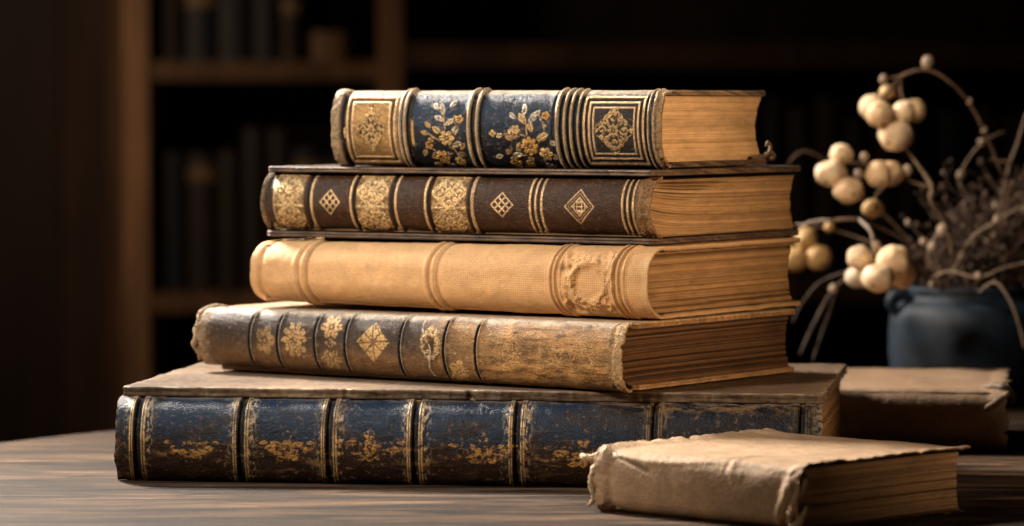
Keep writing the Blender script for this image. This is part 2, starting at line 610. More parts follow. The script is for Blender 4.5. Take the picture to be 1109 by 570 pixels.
def pages(bk, s0, s1, y0, y1, z0, z1, col, bulge=0.006, hollow=0.006, gaps=(), seed=1, rows=250, contrast=0.5, rough_amp=0.0006,
          fan=0.0, dark=(0.3, 0.2, 0.1), nx=320):
    """the paper block: its outline runs round the near end, the hollow fore-edge, the far end and the rounded back"""
    loop = []
    for k in range(nx):
        loop.append((s1, y0 + (y1 - y0) * k / nx, 0))
    for k in range(90):
        loop.append((s1 - (s1 - s0) * k / 90, y1, 1))
    for k in range(60):
        loop.append((s0, y1 - (y1 - y0) * k / 60, 2))
    for k in range(60):
        loop.append((s0 + (s1 - s0) * k / 60, y0, 3))
    lp = np.array(loop)
    n = len(lp)
    zf = np.linspace(0, 1, rows)
    X = np.repeat(lp[:, 0][:, None], rows, 1)
    Y = np.repeat(lp[:, 1][:, None], rows, 1)
    Zr = np.repeat(zf[None, :], n, 0)
    arc = 1 - (2 * Zr - 1) ** 2
    fy = (Y - y0) / (y1 - y0)
    Y = Y - (1 - fy) * bulge * arc - fy * hollow * (arc - 0.3)
    Z = z0 + (z1 - z0) * Zr
    ln = np.where(lp[:, 2][:, None] == 0, lp[:, 1][:, None] * 1.0, lp[:, 0][:, None] + lp[:, 1][:, None] + 0.7)
    # page lines follow the sheets, which bend near the back
    bend = fan * np.exp(-fy / 0.16) * (1 - Zr) * Zr * 2.0
    zz = Zr + bend + 0.009 * fbm(ln * 16, Zr * 3, seed + 3, 3)
    rng = np.random.RandomState(seed)
    K = max(40, int((z1 - z0) / 0.00042))
    tab = rng.rand(K)
    tab2 = np.convolve(rng.rand(K), np.ones(5) / 5, 'same')
    q = np.clip(zz, 0, 0.999) * (K - 1)
    f1 = np.interp(q, np.arange(K), tab)
    f2 = np.interp(q, np.arange(K), tab2)
    streak = fbm(ln * 30, zz * 150, seed + 9, 3)
    v = 1 - contrast * (0.95 * (1 - f1) + 0.6 * np.clip(0.56 - f2, 0, 1) + 0.35 * np.clip(-streak - 0.1, 0, 1))
    gap = np.zeros_like(v)
    for (gz, wd, st, y_a, y_b) in gaps:
        m = np.exp(-((zz - gz) / wd) ** 2) * st
        m = m * bx(fy, y_a, y_b, 0.08)
        gap = np.maximum(gap, m)
    v = np.clip(v, 0.1, 1.3)
    stain = fbm(ln * 25, Zr * 2.5, seed + 20, 4)
    cc = np.array(col)[None, None, :] * v[..., None]
    cc = mixc(cc, np.array(dark), np.clip(0.35 * sm(0.05, 0.6, stain) + 0.85 * gap, 0, 1))
    off = rough_amp * (f1 - 0.5 + 1.2 * (f2 - 0.5)) - 0.0022 * gap + 0.0008 * fbm(ln * 40, zz * 8, seed + 8, 2)
    nrm = {0: (1, 0), 1: (0, 1), 2: (-1, 0), 3: (0, -1)}
    nx_ = np.array([nrm[int(k)][0] for k in lp[:, 2]])[:, None]
    ny_ = np.array([nrm[int(k)][1] for k in lp[:, 2]])[:, None]
    V = np.stack([X + nx_ * off, Y + ny_ * off, Z], -1).reshape(-1, 3) + bk.off
    Q = quads(n, rows, 0, True)
    r0 = [i * rows for i in range(n)][::-1]
    r1 = [i * rows + rows - 1 for i in range(n)]
    pr = np.tile([0.85, 0, 1.0], (len(V), 1))
    return make('page_block', V, Q, M_paper, bk.root, cc.reshape(-1, 3), pr, [r0, r1])


def board(bk, name, x0, x1, y0, y1, z0, z1, col, edge, mat=None, r=0.0012, jag=0.0008, seed=0, rough=0.55, warp=0.0, bumpy=1.0,
          side=None, corner=0.004):
    """a cover board with rounded, worn edges; edge = colour where the leather is rubbed through"""
    mat = mat or M_board
    step = 0.0011
    pts = []

    def seg(ax, ay, bx_, by):
        m = max(2, int(math.hypot(bx_ - ax, by - ay) / step))
        for k in range(m):
            pts.append((ax + (bx_ - ax) * k / m, ay + (by - ay) * k / m))
    c = corner
    seg(x0 + c, y0, x1 - c, y0); seg(x1 - c, y0, x1, y0 + c); seg(x1, y0 + c, x1, y1 - c); seg(x1, y1 - c, x1 - c, y1)
    seg(x1 - c, y1, x0 + c, y1); seg(x0 + c, y1, x0, y1 - c); seg(x0, y1 - c, x0, y0 + c); seg(x0, y0 + c, x0 + c, y0)
    p = np.array(pts)
    n = len(p)
    cen = np.array([(x0 + x1) / 2, (y0 + y1) / 2])
    t = np.roll(p, -1, 0) - np.roll(p, 1, 0)
    t /= np.linalg.norm(t, axis=1, keepdims=True)
    nn = np.stack([t[:, 1], -t[:, 0]], -1)
    j = jag * (fbm(p[:, 0] * 45, p[:, 1] * 45 + 7, seed, 4) * 1.3 - 1.2 * sm(0.3, 0.55, fbm(p[:, 0] * 70, p[:, 1] * 70 + 3, seed + 1, 3)))
    lev = [(0.06, z0, 0.0), (0.012, z0, 0.0), (r, z0, 0.0), (0.3 * r, z0 + 0.3 * r, 0.5), (0, z0 + r, 1), (0.0004, z0 + 0.35 * (z1 - z0), 0.8), (0.0004, (z0 + z1) / 2, 0.8), (0.0001, z0 + 0.65 * (z1 - z0), 0.8), (0, z1 - r, 1),
           (0.3 * r, z1 - 0.3 * r, 1.0), (r, z1, 0.7), (0.004, z1, 0.2), (0.012, z1, 0.0), (0.06, z1, 0.0)]
    V, cc = [], []
    half = min(x1 - x0, y1 - y0) / 2
    for (ins, z, wr) in lev:
        if ins < 0.005:
            q = p + nn * (j - ins)[:, None]
        else:
            k = ins / half
            q = np.stack([p[:, 0] + (cen[0] - p[:, 0]) * ins / ((x1 - x0) / 2), p[:, 1] + (cen[1] - p[:, 1]) * ins / ((y1 - y0) / 2)], -1)
        wob = warp * fbm(q[:, 0] * 22, q[:, 1] * 22, seed + 2, 3) + 0.00030 * fbm(q[:, 0] * 40, q[:, 1] * 40 + z * 300, seed + 4, 4) * (1 if 0 < wr else 0)
        V.append(np.stack([q[:, 0], q[:, 1], z + wob], -1))
        wm = np.clip(wr * (0.5 + 1.6 * fbm(q[:, 0] * 60, q[:, 1] * 60 + z * 400, seed + 6, 5)), 0, 1)
        base = np.broadcast_to(np.array(col, float), (n, 3))
        if side is not None and z0 + 0.25 * r < z < z1 - 0.8 * r:
            fib = np.clip(0.5 + 1.5 * fbm(q[:, 0] * 50, q[:, 1] * 50 + z * 2500, seed + 9, 4), 0, 1)
            cc.append(mixc(np.broadcast_to(np.array(side, float), (n, 3)), edge, 0.35 * fib))
        else:
            cc.append(mixc(base, edge, wm))
    V = np.stack(V, 1)
    m = len(lev)
    cc = np.stack(cc, 1)
    Q = quads(n, m, 0, True)
    V = V.reshape(-1, 3) + bk.off
    pr = np.tile([rough, 0, bumpy], (len(V), 1))
    return make(name, V, Q, mat, bk.root, cc.reshape(-1, 3), pr, [[i * m for i in range(n)][::-1], [i * m + m - 1 for i in range(n)]])


# ------------------------------------------------------------------ drawn ornaments (masks in the gold-tooled relief)
def filigree(U, V, seed, f=2.2, wd=0.07):
    """mirrored scrollwork"""
    a, b = np.abs(U) * f, np.abs(V) * f
    n1 = perlin(a + 11.2, b + 3.1, seed)
    n2 = perlin(a * 1.7 + 4.2, b * 1.7 + 9.1, seed + 4)
    m1 = 1 - sm(wd * 0.6, wd * 1.6, np.abs(n1))
    m2 = 1 - sm(wd * 0.6, wd * 1.6, np.abs(n2))
    m3 = sm(0.42, 0.52, n1)
    return np.clip(np.maximum(np.maximum(m1, m2), m3), 0, 1)


def lozenge_lattice(U, V, wd=0.11):
    r = np.abs(U) + np.abs(V)
    inside = 1 - sm(1.03, 1.1, r)
    m = np.zeros_like(r)
    for k in (-1, -1 / 3, 1 / 3, 1):
        m = np.maximum(m, 1 - sm(wd * 0.5, wd, np.abs(U + V - k)))
        m = np.maximum(m, 1 - sm(wd * 0.5, wd, np.abs(U - V - k)))
    return m * inside


def rosette(U, V, n=8, inner=0.2, seed=0):
    r = np.hypot(U, V)
    t = np.arctan2(V, U)
    pet = 0.55 + 0.45 * np.abs(np.cos(t * n / 2)) ** 0.7
    m = (1 - sm(pet - 0.06, pet + 0.04, r)) * sm(inner, inner + 0.06, r)
    vein = 1 - (1 - sm(0.02, 0.09, np.abs(np.sin(t * n / 2)) * r)) * 0.8
    return np.clip(m * vein + (1 - sm(inner * 0.55, inner * 0.75, r)), 0, 1)


def frame(P_, V, x0, x1, v0, v1, wx, wv):
    """rectangular line frame"""
    ins = bx(P_, x0 - wx, x1 + wx, 0.5) * bx(V, v0 - wv, v1 + wv, 0.006)
    hole = bx(P_, x0 + wx, x1 - wx, 0.5) * bx(V, v0 + wv, v1 - wv, 0.006)
    return np.clip(ins - hole, 0, 1)


def leaf(X, Y, cx, cy, ang, ln, wd, vein=True):
    c, s_ = math.cos(ang), math.sin(ang)
    dx, dy = X - cx, Y - cy
    a = (dx * c + dy * s_) / ln
    b = (-dx * s_ + dy * c) / wd
    e = np.abs(b) - (1 - (2 * a - 1) ** 2)
    m = (1 - sm(-0.12, 0.22, e)) * bx(a, 0.0, 1.0, 0.03)
    if vein:
        m = m * (1 - 0.7 * (1 - sm(0.06, 0.26, np.abs(b))) * bx(a, 0.12, 0.8, 0.05))
    return m


def stroke(X, Y, pts, wd):
    m = np.zeros_like(X)
    for (ax, ay), (bx_, by) in zip(pts[:-1], pts[1:]):
        dx, dy = bx_ - ax, by - ay
        t = np.clip(((X - ax) * dx + (Y - ay) * dy) / (dx * dx + dy * dy), 0, 1)
        d = np.hypot(X - ax - t * dx, Y - ay - t * dy)
        m = np.maximum(m, 1 - sm(wd * 0.6, wd * 1.3, d))
    return m


def curl(X, Y, cx, cy, r, wd, turn=1.0):
    d = np.hypot(X - cx, Y - cy)
    t = np.arctan2(Y - cy, X - cx) * turn
    rr = r * (0.72 + 0.28 * t / math.pi)
    return np.maximum(1 - sm(wd * 0.6, wd * 1.3, np.abs(d - rr)), 1 - sm(r * 0.2, r * 0.34, d))


def arabesque(U, V):
    """stamped lozenge of leaves, curls and a central flower in [-1, 1]"""
    m = rosette(U * 3.2, V * 3.2, 8, 0.28)
    for sx in (-1, 1):
        m = np.maximum(m, curl(U, V, 0.52 * sx, 0.0, 0.20, 0.055, sx))
        m = np.maximum(m, curl(U, V, 0.0, 0.52 * sx, 0.20, 0.055, sx))
        for sy in (-1, 1):
            a = math.atan2(sy, sx)
            m = np.maximum(m, leaf(U, V, 0.20 * sx, 0.20 * sy, a, 0.42, 0.12))
            m = np.maximum(m, leaf(U, V, 0.30 * sx, 0.62 * sy, math.atan2(0.25 * sy, -sx * 0.4), 0.30, 0.09, False))
            m = np.maximum(m, curl(U, V, 0.33 * sx, 0.50 * sy, 0.11, 0.045, -sx * sy))
            m = np.maximum(m, curl(U, V, 0.60 * sx, 0.30 * sy, 0.10, 0.045, sx * sy))
        m = np.maximum(m, leaf(U, V, 0.72 * sx, 0.0, 0.0 if sx > 0 else math.pi, 0.26, 0.09, False))
        m = np.maximum(m, leaf(U, V, 0.0, 0.72 * sx, math.pi / 2 * sx, 0.28, 0.09, False))
    r = np.abs(U) + np.abs(V)
    tt = np.arctan2(V, U)
    return np.maximum(m, gs(r + 0.03 * np.cos(tt * 16), 1.0, 0.035))


def age(L, Sg, A, seed, tan, amt=1.0):
    """hair cracks and rubbed spots of old leather"""
    pt = sm(-0.10, 0.30, fbm(Sg * 30, A * 30, seed, 3))
    n1 = fbm(Sg * 130 + 0.8 * fbm(Sg * 300, A * 300, seed + 5, 2), A * 210, seed + 1, 3)
    ck = (1 - sm(0.012, 0.05, np.abs(n1))) * pt * amt
    L.c = L.c * (1 - 0.6 * ck)[..., None]
    L.h -= 0.00022 * ck
    sp = sm(0.30, 0.46, fbm(Sg * 260, A * 330, seed + 2, 4) + 0.22 * fbm(Sg * 28, A * 28, seed + 3, 2)) * amt
    L.paint(sp * 0.55, tan, 0.65)
    hi = np.clip(L.h - 0.0008, 0, 0.001) / 0.001
    L.paint(hi * sm(0.0, 0.3, fbm(Sg * 200, A * 140, seed + 4, 4)) * 0.5 * amt, tan, 0.65)


class Layer:
    def __init__(self, P_, base, rough=0.5, grain=1.0):
        sh = P_.shape
        self.h = np.zeros(sh)
        self.c = np.ones(sh + (3,)) * np.array(base)
        self.r = np.full(sh, rough)
        self.m = np.zeros(sh)
        self.g = np.full(sh, grain)

    def paint(self, mask, col, rough=None):
        self.c = mixc(self.c, col, np.clip(mask, 0, 1))
        if rough is not None:
            self.r = self.r * (1 - mask) + rough * mask
        self.m = self.m * (1 - mask)

    def gold(self, mask, col=GOLD, h=0.00012, metal=0.55, rough=0.36):
        mask = np.clip(mask, 0, 1)
        self.c = mixc(self.c, col, mask)
        self.m = self.m * (1 - mask) + metal * mask
        self.r = self.r * (1 - mask) + rough * mask
        self.h = self.h + h * mask

    def out(self):
        return self.h, self.c, self.r, self.m, self.g


def wear_noise(Sg, A, f, seed, oct=5):
    return fbm(Sg * f, A * f, seed, oct, 0.6)


# ================================================================== BOOK 5: large navy folio at the bottom
b5 = Book('leather_book', (0.1799, 2.1360), 8.284, 0.420, 0.264, 0.0003, 0.0555,
          'large navy folio with rubbed gold bands, lowest of the stack on the table')


def design5(P_, V, Sg, A):
    L = Layer(P_, NAVY, 0.40)
    w1 = wear_noise(Sg, A, 45, 51)
    w2 = wear_noise(Sg * 0.5, A * 1.6, 120, 52)
    w3 = wear_noise(Sg, A, 350, 53, 3)
    # brown shade painted over the lower half; rubbed streaks there and at the right
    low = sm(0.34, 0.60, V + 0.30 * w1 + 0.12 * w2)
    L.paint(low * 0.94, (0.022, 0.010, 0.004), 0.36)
    L.paint(sm(0.15, 0.5, w2) * 0.5 * low, (0.13, 0.065, 0.022), 0.5)
    L.paint(sm(0.10, 0.45, w1 + 0.4 * w3) * sm(690, 760, P_) * 0.6, (0.10, 0.055, 0.022), 0.5)
    fade = 1.0 - 0.55 * sm(0.35, 0.9, V)
    for bxp in (150.5, 262.5, 358, 450.5, 560.5, 709, 868):
        L.h += 0.0012 * gs(P_, bxp, 10.0) - 0.0026 * gs(P_, bxp, 3.2)
        L.paint(bx(P_, bxp - 3.6, bxp + 3.6, 0.8), (0.005, 0.004, 0.004), 0.5)
        for dx, wd in ((-7.6, 0.7), (-5.2, 0.6), (5.2, 0.6), (8.0, 0.9)):
            mm = bx(P_, bxp + dx - wd + 0.5 * w3, bxp + dx + wd + 0.5 * w3, 0.5)
            mm = mm * sm(-0.30, 0.12, w2 * 0.7 + 0.45 * w3 + 0.1)
            L.gold(mm * fade, (0.62, 0.40, 0.18), 0.0001, 0.45, 0.38)
        # frayed gold hem beside the bands
        hem = gs(P_, bxp + 12, 4.5) + 0.6 * gs(P_, bxp - 11, 3.2)
        hem = hem * sm(0.06, 0.32, fbm(Sg * 500, A * 260, 55, 4) * 0.9 + 0.24 * gs(V, 0.12, 0.25) + 0.3 * w1)
        L.gold(hem * 0.75 * fade, (0.54, 0.40, 0.24), 0.00006, 0.3, 0.45)
    for k, (cx, cv, wx) in enumerate(((210, 0.57, 24), (313, 0.56, 24), (402, 0.54, 34), (525, 0.56, 30), (633, 0.58, 34), (790, 0.5, 34))):
        U = (P_ - cx) / wx + 0.04 * w2 + 0.08 * w1
        W_ = (V - cv) / 0.22 + 0.10 * w1
        d = np.hypot(U, W_)
        env = 1 - sm(0.5, 1.05, d + 0.3 * w2)
        sc = rosette(U * 3.0, W_ * 2.4, 6, 0.25)
        for sx in (-1, 1):
            sc = np.maximum(sc, leaf(U, W_, 0.18 * sx, -0.05, math.atan2(-0.35, sx * 0.9), 0.62, 0.15))
            sc = np.maximum(sc, leaf(U, W_, 0.15 * sx, 0.15, math.atan2(0.45, sx * 0.8), 0.55, 0.15))
            sc = np.maximum(sc, curl(U, W_, 0.72 * sx, 0.12, 0.20, 0.07, sx))
            sc = np.maximum(sc, curl(U, W_, 0.30 * sx, 0.62, 0.16, 0.06, -sx))
            sc = np.maximum(sc, leaf(U, W_, 0.85 * sx, -0.25, math.atan2(0.1, sx), 0.4, 0.10))
        sc = np.maximum(sc, leaf(U, W_, 0.0, -0.25, -math.pi / 2, 0.7, 0.17))
        sc = np.maximum(sc, leaf(U, W_, 0.0, 0.35, math.pi / 2, 0.5, 0.13))
        sc = sc * sm(-0.16, 0.16, w3 * 0.45 + 0.8 * w2 + 0.4 * w1 + 0.02)
        stem = gs(W_ - 0.30 - 0.18 * np.sin(U * 4), 0, 0.12) * bx(U, -1.5, 1.5, 0.3) * sm(-0.02, 0.25, w3 + w2)
        L.gold(np.clip(sc + 0.6 * stem, 0, 1) * 0.75, (0.50, 0.27, 0.085), 0.0001, 0.4, 0.42)
    # streaks of worn gilding along the lower middle
    st = sm(0.16, 0.42, fbm(Sg * 30, A * 190, 57, 4)) * gs(V, 0.66, 0.16) * sm(-0.1, 0.3, w1)
    L.gold(st * 0.5, (0.40, 0.23, 0.08), 0.00003, 0.25, 0.5)
    # scuffs in the blue
    L.paint(sm(0.02, 0.32, fbm(Sg * 26, A * 70, 59, 5)) * 0.75 * (1 - low), (0.022, 0.014, 0.010), 0.42)
    sc = sm(0.30, 0.55, fbm(Sg * 160, A * 420, 58, 4)) * (1 - low)
    L.paint(sc * 0.6, (0.10, 0.12, 0.15), 0.55)
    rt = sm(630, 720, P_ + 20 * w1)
    L.paint(rt * 0.75, (0.009, 0.008, 0.010), 0.4)  # stack's shade painted near-black over the right part of the spine
    L.paint(rt * np.maximum(gs(V, 0.04, 0.07), gs(V, 0.9, 0.1)) * sm(-0.15, 0.25, w2 + 0.4 * w3) * 0.85, (0.20, 0.115, 0.05), 0.5)
    # rubbed ends, with painted highlights on the left rim and along the top edge
    e = np.maximum(gs(P_, 122, 6.5), gs(P_, 890, 8))
    L.paint(np.clip(e * sm(-0.35, 0.3, w3 + w2), 0, 1) * 0.8, (0.34, 0.25, 0.16), 0.6)
    ed = gs(V, 0.0, 0.028) * sm(-0.3, 0.3, w2)
    L.paint(ed * 0.8, (0.22, 0.18, 0.15), 0.5)
    L.h += 0.0005 * w1 + 0.00018 * w2
    L.h += 0.0008 * gs(P_, 123, 3)
    age(L, Sg, A, 901, (0.17, 0.105, 0.06), 1.0)
    return L.out()


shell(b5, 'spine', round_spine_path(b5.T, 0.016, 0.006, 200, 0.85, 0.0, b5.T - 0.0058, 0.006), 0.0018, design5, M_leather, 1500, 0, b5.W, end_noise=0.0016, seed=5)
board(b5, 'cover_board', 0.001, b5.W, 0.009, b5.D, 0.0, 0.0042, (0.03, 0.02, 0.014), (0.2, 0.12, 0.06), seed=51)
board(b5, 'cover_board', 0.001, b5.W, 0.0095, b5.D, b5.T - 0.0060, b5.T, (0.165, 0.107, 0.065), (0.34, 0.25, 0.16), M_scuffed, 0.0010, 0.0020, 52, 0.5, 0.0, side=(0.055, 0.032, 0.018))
pages(b5, 0.005, b5.W - 0.004, 0.012, b5.D - 0.006, 0.0044, b5.T - 0.0048, (0.34, 0.19, 0.085), 0.006, 0.004, seed=5, contrast=0.7, nx=160)

# ================================================================== BOOK 4: worn brown and gold
b4 = Book('leather_book', (0.0647, 2.143), 34.17, 0.3157, 0.2026, b5.z0 + b5.T + 0.0009, 0.0400,
          'worn brown book with cracked golden spine and dark bands, second from the bottom')


def design4(P_, V, Sg, A):
    L = Layer(P_, (0.040, 0.025, 0.017), 0.46)
    w1 = wear_noise(Sg, A, 40, 41)
    w2 = wear_noise(Sg, A, 130, 411)
    st = fbm(Sg * 55, A * 260, 42, 5, 0.6)        # lengthwise fibres
    w3 = wear_noise(Sg, A, 330, 43, 3)
    cr = fbm(Sg * 420, A * 120, 44, 4)
    gr = sm(430, 560, P_ + 60 * w1)
    L.paint(gr * 0.9, (0.46, 0.242, 0.085), 0.38)
    L.paint(sm(0.0, 0.40, st + 0.3 * w1) * (0.35 + 0.25 * gr), (0.050, 0.023, 0.010), 0.40)
    L.paint(sm(0.05, 0.4, -st) * 0.4 * gr, (0.50, 0.31, 0.12), 0.4)
    L.paint(sm(0.0, 0.35, fbm(Sg * 24, A * 60, 445, 5)) * 0.75 * gr, (0.13, 0.062, 0.022), 0.40)
    L.paint(sm(0.12, 0.3, fbm(Sg * 60, A * 480, 446, 4)) * 0.6 * gr, (0.055, 0.026, 0.012), 0.42)
    L.paint(sm(0.15, 0.45, cr) * 0.35 * (1 - gr), (0.13, 0.085, 0.055), 0.5)
    L.paint(sm(0.1, 0.35, w1 + 0.3 * st) * sm(540, 620, P_) * bx(V, 0.08, 0.32, 0.1) * 0.75, (0.07, 0.045, 0.04), 0.35)
    L.paint(sm(0.35, 0.8, V + 0.25 * w1) * 0.7 * (1 - gr), (0.17, 0.088, 0.034), 0.46)
    # browner towards the lower edge
    L.paint(sm(0.75, 1.0, V + 0.15 * w1) * 0.6, (0.13, 0.07, 0.03), 0.5)
    for i, bxp in enumerate((273, 303.5, 343.5, 376.5, 435.5, 483.5, 517.5)):
        px = bxp - 2.0 * np.sin(V * math.pi) + 1.0
        L.h += 0.0010 * gs(P_, px + 2.2, 1.8) - 0.0016 * gs(P_, px, 1.3)
        L.paint(bx(P_, px - 2.2, px + 1.0, 0.6), (0.007, 0.006, 0.007), 0.5)
        L.paint(bx(P_, px + 1.2, px + 2.4, 0.5) * sm(-0.5, 0.2, w3 + 0.25), (0.33, 0.27, 0.21), 0.45)  # highlight painted in beside the dark band
    tooled = []
    U = (P_ - 289) / 11; W_ = (V - 0.5) / 0.26
    tooled.append((rosette(U, W_, 5, 0.25) * 0.55, 45))
    U = (P_ - 321) / 14; W_ = (V - 0.47) / 0.30
    tooled.append((rosette(U + 0.15 * w3, W_ + 0.15 * w2, 10, 0.14), 46))
    U = (P_ - 360) / 12
    tooled.append((rosette(U, (V - 0.23) / 0.2, 6, 0.2) + rosette(U, (V - 0.76) / 0.17, 6, 0.2) * 0.7
                   + rosette((P_ - 360) / 6, (V - 0.49) / 0.08, 4, 0.2) * 0.6, 47))
    U = (P_ - 406) / 18; W_ = (V - 0.44) / 0.32
    rr = np.abs(U) + np.abs(W_)
    tt = np.arctan2(W_, U)
    dia = (1 - sm(0.96, 1.02, rr)) * (1 - 0.75 * (1 - sm(0.10, 0.22, np.abs(np.sin(tt * 4 + 0.4)) * np.hypot(U, W_))))
    tooled.append((dia, 48))
    U = (P_ - 467) / 11; W_ = (V - 0.36) / 0.24
    tooled.append((filigree(U, W_, 431, 1.6, 0.15) * (1 - sm(0.7, 1.0, np.hypot(U, W_))), 49))
    U = (P_ - 497) / 11; W_ = (V - 0.84) / 0.2
    tooled.append((rosette(U, W_, 5, 0.2), 50))
    for k, cx in enumerate((552, 598, 632)):
        U = (P_ - cx) / 20; W_ = (V - 0.5) / 0.34
        tooled.append((filigree(U, W_, 433 + k, 1.9, 0.12) * (1 - sm(0.6, 1.0, np.hypot(U, W_))) * 0.45, 51))
    for m, sd in tooled:
        m = m * sm(-0.25, 0.2, fbm(Sg * 600, A * 600, 58, 3) + 0.5 * w1 + 0.10)
        L.gold(m * 0.85, (0.60, 0.37, 0.15), 0.00012, 0.45, 0.4)
    # torn patch with raised pale lips
    d = np.hypot((P_ - 468) / 9, (V - 0.45) / 0.2) + 0.5 * w3
    L.h += -0.0010 * (1 - sm(0.4, 0.7, d)) + 0.0009 * gs(d, 0.95, 0.18)
    L.paint(gs(d, 0.95, 0.16) * 0.8, (0.55, 0.40, 0.22), 0.6)
    L.paint(1 - sm(0.3, 0.6, d), (0.05, 0.028, 0.014), 0.7)
    # white scratches
    for (xa, va, xb, vb, wd) in ((458, 0.02, 470, 0.95, 0.9), (483, 0.5, 517, 0.62, 0.9), (560, 0.42, 668, 0.36, 0.8), (640, 0.4, 641, 0.7, 0.6)):
        dx, dv = xb - xa, (vb - va) * 78
        ln2 = dx * dx + dv * dv
        t = np.clip(((P_ - xa) * dx + (V - va) * 78 * dv) / ln2, 0, 1)
        dist = np.hypot(P_ - xa - t * dx + 2.5 * np.sin(t * 9), (V - va) * 78 - t * dv + 4 * w1)
        L.paint((1 - sm(wd * 0.5, wd * 1.3, dist)) * sm(-0.3, 0.2, w3 + 0.1) * 0.8, (0.62, 0.50, 0.34), 0.55)
    # white highlight painted along the top edge; pale rubbed right rim
    top = 1 - sm(0.015, 0.10, V + 0.05 * w1 + 0.03 * w3)
    L.paint(top * sm(-0.5, 0.0, w3 + 0.3 * w1 + 0.2) * 0.9, (0.66, 0.55, 0.42), 0.33)
    rim = sm(655, 668, P_ + 3 * w3)
    L.paint(rim * 0.8, (0.48, 0.32, 0.16), 0.55)
    L.h += 0.0007 * rim * (0.6 + w3) - 0.0009 * gs(P_, 664, 2.2)
    lf = 1 - sm(219, 232, P_ + 8 * w3)
    L.paint(lf * 0.85, (0.33, 0.22, 0.13), 0.65)
    L.h += lf * (0.0006 * w3 + 0.0020 * w1)
    L.h += 0.0005 * w1 + 0.00022 * st + 0.00008 * cr
    age(L, Sg, A, 911, (0.30, 0.19, 0.10), 0.7)
    return L.out()


g = Geo()
for k, pts in enumerate((((0.010, 0.016, 0.0395), (0.003, 0.012, 0.0400), (-0.002, 0.008, 0.0385), (-0.003, 0.004, 0.0350), (-0.001, 0.001, 0.0310)),
                         ((-0.001, 0.003, 0.0330), (-0.0035, 0.001, 0.0270), (-0.002, -0.001, 0.0220), (-0.0040, 0.000, 0.0160), (-0.002, 0.002, 0.0110), (-0.0035, 0.004, 0.0070)),
                         ((0.006, 0.012, 0.0393), (0.014, 0.010, 0.0385), (0.022, 0.011, 0.0388)))):
    g.tube([np.array(p) + b4.off for p in pts], [0.0012, 0.0019, 0.0015, 0.0021, 0.0014, 0.0009][:len(pts)], 9, 6, (0.36, 0.24, 0.14), 0.6, 40 + k)
g.build('torn_flap', M_leather, b4.root, True, 0.65)
z4lo = lambda s: 0.0038 * np.clip(1 - s / b4.W, 0, 1) ** 1.2
shell(b4, 'spine', round_spine_path(b4.T, 0.013, 0.002, 190, 0.68), 0.0018, design4, M_leather, 1350, 0, b4.W, zlo=z4lo, end_noise=0.003, seed=4)
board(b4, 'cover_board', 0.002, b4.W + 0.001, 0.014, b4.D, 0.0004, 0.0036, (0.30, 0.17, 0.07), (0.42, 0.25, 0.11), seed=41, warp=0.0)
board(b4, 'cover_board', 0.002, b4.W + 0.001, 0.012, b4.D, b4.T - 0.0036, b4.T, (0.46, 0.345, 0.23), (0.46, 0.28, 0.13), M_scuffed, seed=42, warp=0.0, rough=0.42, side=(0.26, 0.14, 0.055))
pages(b4, 0.005, b4.W - 0.003, 0.010, b4.D - 0.006, 0.0038, b4.T - 0.0038, (0.185, 0.092, 0.038), 0.010, 0.005,
      ((0.13, 0.012, 0.8, -0.1, 0.9), (0.24, 0.007, 0.5, 0.0, 1.1), (0.88, 0.012, 0.8, -0.1, 1.1), (0.62, 0.006, 0.45, 0.2, 1.1), (0.45, 0.006, 0.4, -.1, .6)), 4,
      contrast=0.95, rough_amp=0.0011, fan=0.05, dark=(0.03, 0.014, 0.007))

# ================================================================== BOOK 3: plain tan cloth
b3 = Book('cloth_book', (0.0804, 2.1633), 31.48, 0.2845, 0.1934, b4.z0 + b4.T + 0.0012, 0.0425,
          'plain tan cloth book with blistered patch on its spine, middle of the stack')


